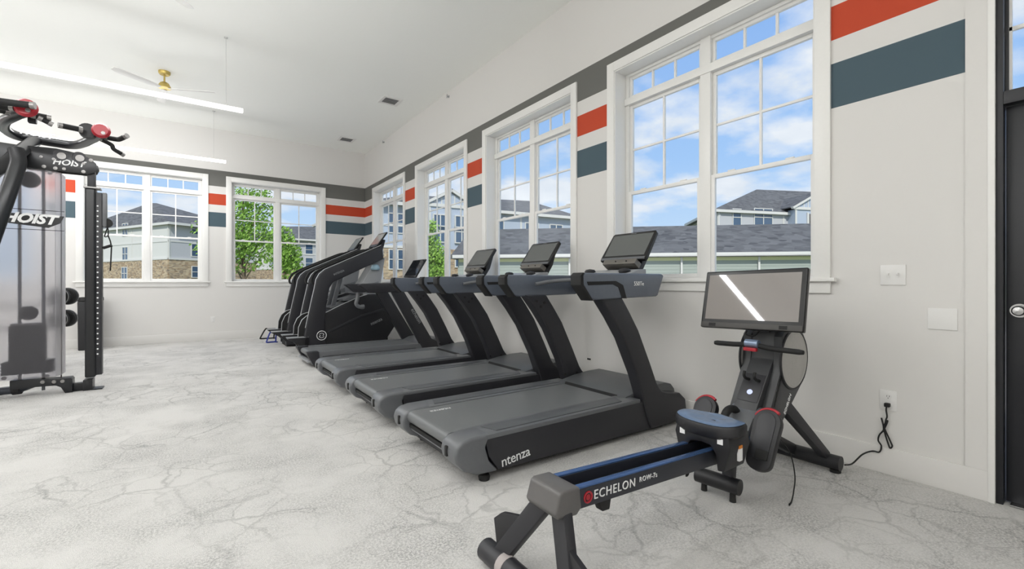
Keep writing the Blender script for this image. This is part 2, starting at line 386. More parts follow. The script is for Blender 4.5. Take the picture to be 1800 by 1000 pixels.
MB().box(-.004, 0, -.026, .026, -.009, .009).build('slot_plate', BLACK, wb, bevel=.002)

# ceiling diffusers
VENT_D = mat('vent_louvre', (150, 150, 150), .5)
for (x, y), l in (((686, 177), 'white ceiling air vent nearer to the camera'), ((609, 245), 'white ceiling air vent near the far corner')):
    p = onZ(x, y, CH); v = empty('ceiling_vent', (p.x, p.y, CH), label=l, cat='vent', group='ceiling air vents')
    f = MB()
    for s in (-1, 1): f.box(s*.17, s*.12, -.17, .17, -.012, 0); f.box(-.12, .12, s*.17, s*.12, -.012, 0)
    f.build('vent_frame', TRIM, v, bevel=.003)
    MB().box(-.12, .12, -.12, .12, -.002, 0).build('vent_back', mat('vent_dark', (70, 70, 70), .8), v)
    for k in range(5): MB().box(-.12, .12, -.1+.05*k-.016, -.1+.05*k+.006, -.010, -.006).build('louvre', VENT_D, v)
for (x, y), l in (((675, 250), 'small sprinkler head on the treadmill wall near the corner'), ((789, 170), 'small sprinkler head higher on the treadmill wall above the windows')):
    p = onX(x, y, WX); t = empty('sprinkler_head', p, label=l, cat='sprinkler', group='sidewall sprinkler heads')
    MB().lathe([(0, 0), (.022, 0), (.022, -.006), (.008, -.01), (.006, -.03), (0, -.03)], (0, 0, 0), 'x', 14).build('escutcheon', GREYL, t)
    MB().box(-.036, -.03, -.012, .012, -.03, .03).build('deflector', GREYL, t)

# ------------------------------------------------------------------ LED pendants
LED = mat_emit('led_diffuser', (255, 252, 246), 2.2)
WIRE = mat('suspension_wire', (190, 190, 188), .4, .5)
def pendant(y, x0, x1, z, label, dim=1.0, dim_side=1.0, dim_up=1.0):
    r = empty('linear_pendant_light', (x1, y, z), label=label, cat='light', group='linear LED pendants')
    Ln = x1-x0
    MB().box(-Ln, 0, -.022, .022, -.006, .046).build('diffuser', LED, r, bevel=.004)
    MB().box(-Ln, 0, -.012, .012, .046, .05).build('housing', TRIM, r)
    n = 3
    for k in range(n):
        wx = -.19-(Ln-.38)*k/(n-1)
        w = MB().tube([(wx, 0, .05), (wx, 0, CH-z)], .0022, 6).build('suspension_wire', WIRE, r)
        MB().lathe([(0, 0), (.022, 0), (.022, .012), (0, .012)], (wx, 0, CH-z-.012), 'z', 14).build('ceiling_cup', mat('cup_white', (200, 200, 198), .4), w)
    up_ = math.radians(2)
    for nm, e, yy_, zz, rot in (('lamp_down', PENDANT_DOWN, 0, -.008, 0), ('lamp_side', PENDANT_SIDE, .025, .02, math.pi/2+up_), ('lamp_side', PENDANT_SIDE, -.025, .02, -math.pi/2-up_), ('lamp_up', PENDANT_UP, 0, .052, math.pi)):
        d = bpy.data.lights.new(nm, 'AREA'); d.shape = 'RECTANGLE'; d.size = Ln-.02; d.size_y = .04; d.energy = e*Ln*{'lamp_down': dim, 'lamp_side': dim_side, 'lamp_up': dim_up}[nm]; d.color = (.985, .99, 1.0)
        o = bpy.data.objects.new(nm, d); COL.objects.link(o); o.parent = r; o.location = (-Ln/2, yy_, zz); o.rotation_euler = (rot, 0, 0)
for i, (y, l) in enumerate(((6.917, 'glowing linear ceiling pendant nearer to the camera, above the cable machine'), (10.014, 'glowing linear ceiling pendant nearer to the end wall'),
            (3.82, 'unseen glowing linear pendant just above the top of the view, its uplight boosted as room fill'), (.72, 'unseen glowing linear pendant above the viewpoint, its uplight boosted as room fill'), (-2.38, 'unseen glowing linear pendant behind the viewpoint, its uplight boosted as room fill'))):
    pendant(y, -5.9, .557 if i != 1 else .53, 3.45, l, (1.5, 1.8, 1.05, .95, .7)[i], (.38, .60, 1.4, .45, .7)[i], (1, 1, 14, 14, 14)[i])  # unseen rows: uplight boosted as added soft fill for the room

# ------------------------------------------------------------------ ceiling fans
def fan(x, y, ang, label):
    r = empty('ceiling_fan', (x, y, CH), label=label, cat='fan', group='brass and white ceiling fans')
    MB().lathe([(0, 0), (.075, 0), (.075, -.03), (.06, -.05), (0, -.05)], (0, 0, 0), 'z', 28).build('canopy', BRASS, r)
    MB().tube([(0, 0, -.05), (0, 0, -.17)], .012, 10).build('downrod', BRASS, r)
    MB().lathe([(0, -.16), (.03, -.16), (.055, -.175), (.085, -.235), (.085, -.25), (0, -.25)], (0, 0, 0), 'z', 28).build('motor_housing', BRASS, r)
    for k in range(3):
        a = ang+k*2*math.pi/3; M = Matrix.Rotation(a, 4, 'Z') @ Matrix.Rotation(math.radians(12), 4, 'X')
        prof = [(.06, -.03), (.2, -.055), (.62, -.065), (.68, -.03), (.68, .045), (.62, .06), (.2, .05), (.06, .03)]
        MB().prism(prof, -.258, -.250, 'z', M=Matrix.Translation((0, 0, -.25)) @ M @ Matrix.Translation((0, 0, .25))).build('blade', TRIM, r, bevel=.002)
fan(-.333, 8.588, -.42, 'brass and white ceiling fan with thin white blades beyond the nearer pendant')
fan(-.50, 5.46, .74, 'white ceiling fan, one blade tip showing at the top edge')

# ================================================================== OUTSIDE
def brickish(name, c1, c2, c3, sx, sz):
    m = bpy.data.materials.new(name); m.use_nodes = True; nt = m.node_tree; N = nt.nodes.new; L = nt.links.new
    b = nt.nodes['Principled BSDF']; b.inputs['Roughness'].default_value = .85
    tc = N('ShaderNodeTexCoord'); v = N('ShaderNodeTexVoronoi'); mp = N('ShaderNodeMapping'); mp.inputs['Scale'].default_value = (sx, sx, sz)
    L(tc.outputs['Object'], mp.inputs[0]); L(mp.outputs[0], v.inputs['Vector']); v.inputs['Scale'].default_value = 1
    r = N('ShaderNodeValToRGB'); s = N('ShaderNodeSeparateColor'); L(v.outputs['Color'], s.inputs[0]); L(s.outputs[0], r.inputs[0])
    r.color_ramp.elements[0].color = srgb(c1); r.color_ramp.elements[1].color = srgb(c3); k = r.color_ramp.elements.new(.5); k.color = srgb(c2)
    L(r.outputs[0], b.inputs['Base Color']); MATS[name] = m; return m
STONE = brickish('stone_veneer', (150, 126, 100), (196, 176, 148), (126, 112, 100), 3.0, 7.0)
SHINGLE = brickish('grey_shingles', (84, 84, 85), (104, 104, 105), (68, 68, 70), 2.4, 6.0)
SIDE_B = mat('blue_grey_siding', (174, 184, 200), .7, var=.04)
SIDE_W = mat('white_siding', (212, 210, 206), .7, var=.03)
SIDE_G = mat('grey_siding', (186, 186, 190), .7, var=.03)
SIDE_GREEN = mat('pale_green_siding', (160, 167, 160), .7, var=.03)
CREAM = mat('cream_fascia', (214, 216, 168), .6, var=.03)
WPANE = mat('house_window_glass', (70, 92, 118), .08, spec=.8, var=.1, scale=.6)
GRASS = mat('lawn', (122, 132, 96), .9, var=.3, scale=3)
ASPH = mat('asphalt', (120, 120, 122), .9, var=.1)
BOUNCE_PAVE = mat('bounce_concrete', (214, 210, 202), .85, var=.06, scale=2)
struct(MB().box(-14, 20, -10, 20, -.42, -.13).build('bounce_paving', BOUNCE_PAVE, smooth=False), 'unseen pale paving added around the building to bounce sunlight onto the ceiling')  # unseen slab added to bounce sunlight up through the windows
struct(MB().box(-200, 260, -60, 300, -.6, -.42).build('ground', GRASS, smooth=False), 'green lawn outside the gym windows')

class Facade:                     # a vertical wall face between two ground points: u metres along, z up, d metres outwards
    def __init__(s, p, q):
        s.p = Vector((p[0], p[1], 0)); d = Vector((q[0]-p[0], q[1]-p[1], 0)); s.len = d.length; s.u = d.normalized()
        n = Vector((s.u.y, -s.u.x, 0)); s.n = n if n.dot(-s.p) > 0 else -n
    def M(s): return Matrix(((s.u.x, -s.n.x, 0, s.p.x), (s.u.y, -s.n.y, 0, s.p.y), (0, 0, 1, 0), (0, 0, 0, 1)))
    def box(s, u0, u1, z0, z1, d0, d1): return MB().box(u0, u1, -d1, -d0, z0, z1, M=s.M())
    def window(s, parent, u, z, w, h, two=True, d=0):
        f = MB(); M = s.M() @ Matrix.Translation((0, -d, 0)); t = .09
        for a, b, c, e in ((u-w/2-t, u-w/2, z-h/2-t, z+h/2+t), (u+w/2, u+w/2+t, z-h/2-t, z+h/2+t), (u-w/2, u+w/2, z+h/2, z+h/2+t), (u-w/2, u+w/2, z-h/2-t, z-h/2), (u-w/2, u+w/2, z-.04, z+.04)):
            f.box(a, b, -.08, 0, c, e, M=M)
        if two: f.box(u-.05, u+.05, -.08, 0, z-h/2, z+h/2, M=M)
        o = f.build('window', SIDE_W, parent, smooth=False)
        MB().box(u-w/2, u+w/2, -.03, 0, z-h/2, z+h/2, M=M).build('pane', WPANE, o, smooth=False)
def roof_mesh(eaves, ridge, z, rz, name, m, parent, thick=.22):
    """hip or gable roof: eaves = four XY corners, ridge = two XY points"""
    v = [Vector((p[0], p[1], z)) for p in eaves]+[Vector((p[0], p[1], rz)) for p in ridge]+[Vector((p[0], p[1], z-thick)) for p in eaves]
    f = [(0, 1, 5, 4), (2, 3, 4, 5), (1, 2, 5), (3, 0, 4), (6, 9, 8, 7)]+[(i, i+6, (i+1) % 4+6, (i+1) % 4) for i in range(4)]
    return MB().add(v, f).build(name, m, parent, smooth=False)
def V2(v): return (v.x, v.y)

# --- garage beside the gym (seen through the near windows), at 45 degrees to it
gd = Vector((-.714, .70, 0)); gn = Vector((.70, .714, 0)); g0 = far(1270, 497.6, 25.0)
gL = g0+gd*15.2; gR = g0-gd*26
gar = empty('garage', (g0.x, g0.y, 0), label='long low garage with grey shingle roof and pale green siding outside', cat='building')
fg = Facade(V2(gL-g0), V2(gR-g0)); fg.n = Vector((-gn.x, -gn.y, 0))
EZ = 2.82
fg.box(0, fg.len, -.4, EZ-.05, -.1, 0).build('siding_wall', SIDE_GREEN, gar, smooth=False)
for k in range(14): fg.box(0, fg.len, .05+.19*k, .075+.19*k, 0, .014).build('siding_course', SIDE_GREEN, gar, smooth=False)
fg.box(0, fg.len, EZ-.36, EZ-.10, 0, .05).build('frieze_board', CREAM, gar, smooth=False)
fg.box(-.3, fg.len+.3, EZ-.12, EZ+.06, .30, .42).build('gutter', SIDE_W, gar, smooth=False)
fg.box(-.3, fg.len+.3, EZ-.14, EZ-.10, 0, .42).build('soffit', SIDE_W, gar, smooth=False)
for px_ in (1200, 1000, 1330):
    p = far(px_, 480, 25); u = (p-g0-fg.p).dot(fg.u); u = max(.3, min(fg.len-.3, u))
    fg.box(u-.05, u+.05, -.4, EZ-.1, .02, .1).build('downspout', SIDE_W, gar, smooth=False)
def gp(u, d): p = fg.p+fg.u*u+gn*d; return (p.x, p.y)
roof_mesh([gp(-.4, -.4), gp(fg.len+.4, -.4), gp(fg.len+.4, 9.4), gp(-.4, 9.4)], [gp(-.4, 4.5), gp(fg.len+.4, 4.5)], EZ+.05, 4.98, 'shingle_roof', SHINGLE, gar)
fb = Facade(gp(0, .1), gp(0, 8.9)); fb.box(0, 8.8, -.4, EZ, -.1, 0).build('end_wall', SIDE_GREEN, gar, smooth=False)

def apartment(name, label, cpx, lpx, rpx, dc, dl, dr, z_eave, ridge, z_ridge, z_stone, walls, wins, zg=-.4, depth_back=14):
    """block seen corner-on: corner at pixel column cpx and depth dc, ends at lpx/dl and rpx/dr"""
    c = far(cpx, 497.6, dc); l = far(lpx, 497.6, dl); r = far(rpx, 497.6, dr); b = l+(r-c)
    t = empty(name, (c.x, c.y, 0), label=label, cat='building')
    for P, Q, wm, key in ((l, c, walls[0], 'L'), (c, r, walls[1], 'R')):
        fa = Facade(V2(P-c), V2(Q-c)); fa.p = Vector(((P-c).x, (P-c).y, 0))
        toward = -(c+fa.p); n = Vector((fa.u.y, -fa.u.x, 0)); fa.n = n if n.dot(toward) > 0 else -n
        fa.box(0, fa.len, z_stone, z_eave, -.3, 0).build('siding_wall', wm, t, smooth=False)
        fa.box(0, fa.len, zg, z_stone, -.3, .08).build('stone_base', STONE, t, smooth=False)
        fa.box(0, fa.len, z_stone-.06, z_stone+.16, 0, .14).build('band_board', SIDE_W, t, smooth=False)
        fa.box(0, fa.len, z_eave-.3, z_eave, 0, .06).build('frieze_board', SIDE_W, t, smooth=False)
        zm = (z_stone+z_eave)/2; fa.box(0, fa.len, zm-.1, zm+.1, 0, .05).build('band_board', SIDE_W, t, smooth=False)
        for u in (.36, .68): fa.box(fa.len*u-.1, fa.len*u+.1, z_stone, z_eave, 0, .04).build('trim_board', SIDE_W, t, smooth=False)
        for u in (0, fa.len): fa.box(max(0, u-.14), min(fa.len, u+.14), z_stone, z_eave, 0, .07).build('corner_board', SIDE_W, t, smooth=False)
        for (u, z, w, h, two) in wins.get(key, []): fa.window(t, fa.len*u, z, w, h, two, .08 if z < z_stone else 0)
    o = .6
    def out(p, q): d = (p-q).normalized()*o*1.4; return (p.x-c.x+d.x, p.y-c.y+d.y)
    ce = (l+r)/2
    k = (.0, 0)
    ra = (ridge[0].x-c.x, ridge[0].y-c.y); rb = (ridge[1].x-c.x, ridge[1].y-c.y)
    E4 = [out(c, ce), out(r, ce), out(b, ce), out(l, ce)]
    z = z_eave; v = [Vector((p[0], p[1], z)) for p in E4]+[Vector((ra[0], ra[1], z_ridge)), Vector((rb[0], rb[1], z_ridge))]+[Vector((p[0], p[1], z-.25)) for p in E4]
    MB().add(v, [(0, 1, 5, 4), (1, 2, 5), (2, 3, 4, 5), (3, 0, 4), (6, 9, 8, 7)]+[(i, i+6, (i+1) % 4+6, (i+1) % 4) for i in range(4)]).build('hip_roof', SHINGLE, t, smooth=False)
    fe = MB()
    for i in range(4):
        a, b_ = E4[i], E4[(i+1) % 4]; fe.strut((a[0], a[1], z-.12), (b_[0], b_[1], z-.12), .12, .3)
    fe.build('fascia', SIDE_W, t, smooth=False)
    return t
def zz(y, d): return CAMZ+(YH-y)*d/F_PX
# --- block seen through the end-wall window beside the column
apartment('apartment_block', 'three-storey apartment block with hip roof and stone base outside the end wall', 296, 120, 450, 54, 66, 64,
          zz(391, 54), [far(262, 497, 64), far(275, 497, 64)], zz(357, 64), zz(455, 54), (SIDE_W, SIDE_G),
          {'L': [(.62, zz(401, 57), 1.3, 1.5, True), (.62, zz(445, 57), 1.3, 1.7, True), (.62, zz(480, 57), 1.3, 1.5, True), (.25, zz(445, 61), 1.3, 1.7, True), (.25, zz(403, 61), 1.3, 1.6, True)],
           'R': [(.27, zz(403, 57), .8, 1.3, False), (.27, zz(440, 57), .8, 1.5, False), (.27, zz(478, 57), .8, 1.3, False), (.48, zz(408, 60), 2.2, 2.0, True), (.48, zz(446, 60), 2.2, 2.2, True), (.48, zz(479, 60), 2.2, 1.6, True)]})
apartment('apartment_block', 'distant white apartment block with gables behind the green tree', 520, 395, 640, 80, 92, 88,
          zz(420, 80), [far(500, 497, 90), far(548, 497, 90)], zz(398, 90), zz(472, 80), (SIDE_W, SIDE_G),
          {'L': [(u, zz(y, 84), 1.6, 1.8, True) for u in (.2, .45, .7, .9) for y in (438, 460)], 'R': [(u, zz(y, 83), 1.2, 1.8, False) for u in (.18, .4, .7) for y in (440, 463)]})
# --- block along the treadmill side, seen through the far three windows
tB = apartment('apartment_block', 'stone-based apartment block with pale siding outside the middle windows', 660, 560, 1012, 40, 56, 50,
          zz(352, 40)-.1, [far(720, 497, 58), far(930, 497, 62)], 12.6, zz(438, 43), (SIDE_B, SIDE_B),
          {'L': [], 'R': [(u, z, 1.5, 1.7, True) for u in (.09, .36, .46, .55, .74, .88) for z in (zz(400, 44), zz(458, 43))]})
# gable bays on that block
def gable(parent, origin, fa, u0, u1, z0, zpk, d, m, posts=True):
    M = fa.M(); uc = (u0+u1)/2
    MB().prism([(u0, z0), (u1, z0), (uc, zpk)], -d, -d+.2, 'y', M=M).build('gable_wall', m, parent, smooth=False)
    n = int((u1-u0)/.6)
    for i in range(1, n):
        u = u0+(u1-u0)*i/n; zt = z0+(zpk-z0)*(1-abs(u-uc)/((u1-u0)/2))
        MB().box(u-.05, u+.05, -d-.04, -d, z0, zt-.05, M=M).build('batten', SIDE_W, parent, smooth=False)
    b = MB(); b.box(u0-.2, u1+.2, -d-.12, -d+.02, z0-.3, z0, M=M); b.build('gable_band', SIDE_W, parent, smooth=False)
    for s in (-1, 1):
        e = Vector((uc+s*((u1-u0)/2+.5), -d-.1, z0-.15)); p = Vector((uc, -d-.1, zpk+.22))
        rk = MB(); rk.strut(M @ e, M @ p, .25, .32, up=tuple(-fa.n)); rk.build('rake_board', SIDE_W, parent, smooth=False)
        q = MB(); a1 = M @ (e+Vector((0, -.15, .16))); a2 = M @ (p+Vector((0, -.15, .16))); a3 = M @ (p+Vector((0, 6, .16))); a4 = M @ (e+Vector((0, 6, .16)))
        q.add([a1, a2, a3, a4]+[x-Vector((0, 0, .12)) for x in (a1, a2, a3, a4)], [(0, 1, 2, 3), (7, 6, 5, 4), (0, 4, 5, 1), (1, 5, 6, 2), (2, 6, 7, 3), (3, 7, 4, 0)]).build('gable_roof', SHINGLE, parent, smooth=False)
    MB().box(u0, u1, -d, 0, -.4, z0-.3, M=M).build('bay_wall', m, parent, smooth=False)
    for u in (u0+.1, u1-.1): MB().box(u-.12, u+.12, -d-.06, -d, z0-3.4, z0-.3, M=M).build('corner_board', SIDE_W, parent, smooth=False)
cB = far(660, 497.6, 40); rB = far(1012, 497.6, 50)
fB = Facade((0, 0), V2(rB-cB)); n = Vector((fB.u.y, -fB.u.x, 0)); fB.n = n if n.dot(-cB) > 0 else -n
def uB(x):
    # where the sight line through column x meets the facade
    d = _ray(x, 497.6); a = Vector((d.x, d.y)); A = Matrix(((a.x, -fB.u.x), (a.y, -fB.u.y))); s = A.inverted() @ Vector((cB.x, cB.y)); return s.y
gable(tB, cB, fB, uB(748), uB(826), zz(362, 43), zz(338, 42), .9, SIDE_B)
MB().box(uB(746), uB(828), -1.0, -.9, -.4, zz(438, 42), M=fB.M()).build('stone_base', STONE, tB, smooth=False)
for x in (768, 805):
    f2 = fB
    for y in (392, 412, 455):
        M = fB.M(); u = uB(x); z = zz(y, 42)
        fr_ = MB()
        for a, b, c, e in ((u-.7, u-.6, z-.8, z+.8), (u+.6, u+.7, z-.8, z+.8), (u-.6, u+.6, z+.7, z+.8), (u-.6, u+.6, z-.8, z-.7), (u-.05, u+.05, z-.7, z+.7)): fr_.box(a, b, -1.08, -.9, c, e, M=M)
        wn = fr_.build('window', SIDE_W, tB, smooth=False); MB().box(u-.6, u+.6, -1.03, -.9, z-.7, z+.7, M=M).build('pane', WPANE, wn, smooth=False)
# --- block behind the garage roof
tC = apartment('apartment_block', 'apartment block with gabled porch showing above the garage roof', 1262, 1215, 1560, 50, 62, 56,
          zz(369, 50), [far(1330, 497, 60), far(1460, 497, 62)], zz(333, 60), zz(430, 50), (SIDE_G, SIDE_G),
          {'R': [(.10, zz(383, 51), 1.0, 1.8, False), (.245, zz(381, 51), 2.4, 1.9, True), (.7, zz(383, 54), 2.0, 1.9, True)]})
cC = far(1262, 497.6, 50); rC = far(1560, 497.6, 56)
fC = Facade((0, 0), V2(rC-cC)); n = Vector((fC.u.y, -fC.u.x, 0)); fC.n = n if n.dot(-cC) > 0 else -n
Lc = fC.len
gable(tC, cC, fC, Lc*.385, Lc*.63, zz(364, 51.5), zz(340, 51), 1.0, SIDE_B)
MB().box(Lc*.46, Lc*.56, -1.06, -1.0, zz(415, 51), zz(374, 51), M=fC.M()).build('porch_shade_panel', mat('porch_shadow', (112, 108, 106), .8), tC, smooth=False)  # solid panel coloured as the shade inside the porch
for u in (.455, .565): MB().box(Lc*u-.12, Lc*u+.12, -1.12, -1.0, zz(430, 51), zz(372, 51), M=fC.M()).build('porch_post', SIDE_W, tC, smooth=False)
# --- a small neighbour roof seen left of the second window
# ------------------------------------------------------------------ trees
LEAF = mat('spring_leaves', (134, 172, 72), .6, var=.4, scale=2.5)
BARK = mat('tree_bark', (110, 96, 80), .9, var=.3, scale=20)
def tree(cx, base_y, dep, crown, label, n=5200, leaf=.16):
    """crown: list of (px x, px y, radius m, depth offset)"""
    b = far(cx, 497.6, dep); t = empty('leafy_tree', (b.x, b.y, -.42), label=label, cat='tree')
    o = Vector((b.x, b.y, -.42)); blobs = [(far(x, y, dep+dd)-o, r) for x, y, r, dd in crown]
    top = max(p.z for p, r in blobs)
    MB().tube([(0, 0, 0), (.03, .02, top*.35), (-.04, .05, top*.7), (0, 0, top)], [.11, .09, .06, .02], 8).build('trunk', BARK, t)
    for i, (p, r) in enumerate(blobs):
        h = max(.3, min(p.z*.55, top*.8)); MB().tube([(0, 0, h), tuple(p*.5+Vector((0, 0, h*.55))), tuple(p)], [.04, .03, .012], 6).build('branch', BARK, t)
    m = MB(); tot = sum(r**3 for p, r in blobs)
    for p, r in blobs:
        for k in range(int(n*r**3/tot)):
            q = Vector((random.gauss(0, 1), random.gauss(0, 1), random.gauss(0, 1))).normalized()*r*random.random()**.45
            a = Vector((random.gauss(0, 1), random.gauss(0, 1), random.gauss(0, 1))).normalized(); s = leaf*(.6+.8*random.random())
            c = a.orthogonal().normalized(); d = a.cross(c)
            x = p+q; m.add([x-c*s, x+d*s*.45, x+c*s, x-d*s*.45], [(0, 1, 2, 3)])
    f = m.build('foliage', LEAF, t, smooth=False); f['kind'] = 'stuff'
    return t
tree(428, 490, 24, [(425, 345, .9, 0), (445, 365, 1.2, .3), (405, 375, .9, 0), (375, 390, .7, 0), (440, 400, 1.35, 0), (415, 420, 1.1, -.5), (465, 410, .9, 0), (430, 445, 1.1, 0), (462, 450, .8, 0), (405, 455, .8, .2), (352, 400, .5, 0), (350, 432, .45, 0), (470, 345, .6, 0)], 'bright green leafy tree filling the end-wall window', 4300, .10)
tree(500, 490, 34, [(498, 440, 1.3, 0), (505, 465, 1.2, 0), (495, 415, .9, 0), (512, 450, .9, 0)], 'smaller green tree right of the bright one outside the end wall', 2600, .13)
tree(757, 490, 20, [(757, 400, .42, 0), (755, 425, .5, 0), (765, 445, .5, 0), (758, 465, .55, 0), (748, 480, .5, 0), (770, 478, .5, 0), (775, 460, .35, 0)], 'slim green tree outside the third window of the treadmill wall', 2600, .08)

# ================================================================== GYM EQUIPMENT
# ------------------------------------------------------------------ treadmills (local x towards the wall, near side at -y)
def make_treadmill():
    r = empty('treadmill', (0, 0, 0)); H = .475
    for s in (-1, 1):
        def yy(a, b): return (a, b) if s < 0 else (-b, -a)
        a, b = yy(-H, -.40)
        MB().prism([(.30, .055), (1.78, .03), (1.66, .258), (.20, .258), (.23, .15)], a, b).build('side_panel', DARK, r, bevel=.006)
        a, b = yy(-H-.004, -.29)
        cap = MB().prism([(.30, .05), (.15, .06), (.06, .10), (.012, .155), (0, .205), (.012, .245), (.045, .272), (.11, .284), (.24, .284), (.205, .21), (.23, .13)], a, b).build('end_cap', GREY, r, bevel=.022, seg=3)
        MB().box(-.004, .012, s*.365-.013, s*.365+.013, .172, .232).build('cap_slot', RUBBER, cap, bevel=.004)
        a, b = yy(-H-.002, -.285)
        MB().box(.20, 1.62, a, b, .253, .283).build('foot_rail', GREY, r, bevel=.010)
        a, b = yy(-.445, -.325)
        MB().prism([(.30, a), (1.44, a), (1.5, b), (.26, b)] if s < 0 else [(.26, a), (1.5, a), (1.44, b), (.30, b)], .283, .2875, 'z').build('tread_strip', mat('rail_tread', (84, 86, 89), .42, var=.1, scale=200), r, bevel=.0015)
        # curved upright
        a, b = yy(-H-.012, -.385)
        left = [(1.165, 1.075), (1.29, .93), (1.415, .762), (1.565, .481), (1.626, .332), (1.688, .145), (1.74, .03)]
        right = [(2.18, .03), (2.215, .10), (2.20, .20), (2.12, .262), (1.96, .285), (1.88, .31), (1.845, .34), (1.809, .388), (1.723, .56), (1.585, .819), (1.48, .965), (1.395, 1.075)]
        MB().prism(left+right, a, b).build('upright', DARK, r, bevel=.014, seg=3)
        yi = -.385 if s < 0 else .385
        for bx, bz in ((1.28, 1.02), (1.37, 1.005), (1.33, .97), (1.62, .33), (1.77, .33), (1.66, .27)):
            if s > 0: MB().lathe([(0, 0), (.013, 0), (.013, -.006), (0, -.006)], (bx, yi, bz), 'y', 10).build('bolt', RUBBER, r)
        # handrail pod
        a, b = yy(-H-.03, -.405)
        pod = MB().prism([(.965, 1.232), (.995, 1.252), (1.85, 1.254), (1.875, 1.24), (1.80, 1.082), (1.78, 1.075), (1.42, 1.068), (1.10, 1.062), (1.05, 1.072), (.965, 1.17)], a, b).build('handrail_pod', mat('pod_window_sheen', (92, 98, 108), .24, var=.06), r, bevel=.018, seg=3)  # window reflection on the pods is put into the lighter blue-grey
        MB().prism([(.948, 1.232), (.970, 1.253), (.992, 1.253), (.978, 1.23), (.982, 1.17), (1.075, 1.057), (1.048, 1.057), (.950, 1.167)], a-.001, b+.001).build('grip_end', RUBBER, pod, bevel=.006)
        yo = -H-.031 if s < 0 else H+.031
        MB().prism([(1.02, 1.165), (1.27, 1.172), (1.33, 1.15), (1.37, 1.068), (1.42, 1.066), (1.38, 1.165), (1.30, 1.196), (1.01, 1.19)], yo-.003, yo+.003).build('trim_band', RUBBER, pod)
        MB().lathe([(0, 0), (.032, 0), (.036, .02), (.03, .034), (0, .034)], (.225, s*.425, 0), 'z', 20).build('levelling_foot', RUBBER, r)
        MB().tube([(.225, s*.425, .03), (.225, s*.425, .08)], .009, 10).build('foot_stem', STEEL, r)
        MB().lathe([(0, 0), (.03, 0), (.03, .034), (0, .034)], (1.95, s*.40, 0), 'z', 16).build('levelling_foot', RUBBER, r)
    # deck and belt
    MB().box(.12, 1.7, -.40, .40, .07, .235).build('deck_frame', BLACK, r)
    MB().prism(arc(.075, .232, .042, 90, 270, 8)+[(1.62, .19), (1.62, .274)], -.288, .288).build('running_belt', BELT, r)
    MB().prism([(.055, .145), (.20, .075), (.24, .085), (.10, .16)], -.30, .30).build('rear_bar', GREYL, r, bevel=.008)
    MB().box(.05, .14, -.29, .29, .16, .185).build('roller_guard', RUBBER, r)
    # motor cover
    MB().prism([(1.53, .276), (1.56, .290), (1.72, .318), (1.9, .335), (2.06, .337), (2.14, .318), (2.19, .27), (2.21, .2), (2.21, .05), (2.1, .03), (1.70, .03), (1.60, .24)], -.385, .385).build('motor_cover', mat('cover_grey', (84, 86, 88), .38, var=.06), r, bevel=.012)
    MB().prism([(1.522, .274), (1.552, .290), (1.558, .287), (1.534, .272)], -.30, .30).build('cover_lip', RUBBER, r)
    # console
    MB().prism([(1.70, 1.225), (1.86, 1.245), (1.88, 1.2), (1.82, 1.085), (1.74, 1.085)], -.36, .36).build('console_beam', BLACK, r, bevel=.01)
    MB().tube(spline([(1.25, .36, 1.17), (1.42, .30, 1.20), (1.60, .12, 1.215), (1.60, -.12, 1.215), (1.42, -.30, 1.20), (1.25, -.36, 1.17)], 5), .017, 10).build('front_handlebar', GREY, r)
    MB().prism([(1.62, 1.232), (1.84, 1.296), (1.93, 1.30), (1.93, 1.235), (1.7, 1.215)], -.29, .29).build('dashboard', GREYL, r, bevel=.008)
    for y in (-.20, .20):
        MB().lathe([(0, 0), (.045, 0), (.052, .018), (.04, .036), (0, .044)], (1.76, y, 1.265), 'z', 20).build('cup_holder', BLACK, r)
    t = math.atan2(.19, .27); M = Matrix.Translation((2.055, 0, 1.505)) @ Matrix.Rotation(t, 4, 'Y')
    # slab local: x = thickness (front at -), y = width, z = along the tilted face
    hs = MB().prism([(-.255, -.155), (.255, -.155), (.262, -.13), (.250, .15), (.235, .168), (-.235, .168), (-.250, .15), (-.262, -.13)], -.016, .016, 'x', M=M).build('screen_housing', BLACKGLOSS, r, bevel=.006)
    MB().box(-.019, -.0155, -.228, .228, -.105, .14, M=M).build('display', SCREEN, hs, smooth=False)
    MB().box(-.021, -.014, -.248, .248, -.15, -.125, M=M).build('button_strip', GREY, hs, bevel=.002)
    lettering('INTENZA', M @ frame((-.0165, 0, .152), (0, -1, 0), (0, 0, 1)), .014, GREYL, hs)
    cb = MB().box(-.05, .03, -.20, .17, -.222, -.17, M=M).build('control_bar', mat('control_bar_metal', (120, 116, 110), .35, .6), r, bevel=.006)
    for y in (-.02, .10): MB().lathe([(0, 0), (.008, 0), (.008, -.003), (0, -.003)], M @ Vector((-.051, -y, -.196)), 'x', 10).build('port', RUBBER, cb)
    MB().prism([(1.86, 1.24), (2.02, 1.35), (2.13, 1.55), (2.155, 1.545), (2.10, 1.38), (2.0, 1.235)], -.17, .17).build('screen_bracket', BLACK, r, bevel=.008)
    # printed marks
    lettering('ntenza', frame((.425, -H-.0015, .107), (1, 0, .115), (0, 0, 1)), .088, WHITEINK, r, spacing=.95)
    lettering('ntenza', frame((.245, .19, .2748), (-1, 0, 0), (0, -1, 0)), .062, WHITEINK, r, depth=.0003)
    lettering('550Te', frame((1.56, -H-.033, 1.175), (1, 0, 0), (0, 0, 1)), .045, WHITEINK, r)
    return r
tm = make_treadmill()
tl = ['nearest black treadmill with lettering on its side, behind the rowing machine', 'second black treadmill, directly behind the nearest one', 'third black treadmill with curved uprights, farthest of its kind']
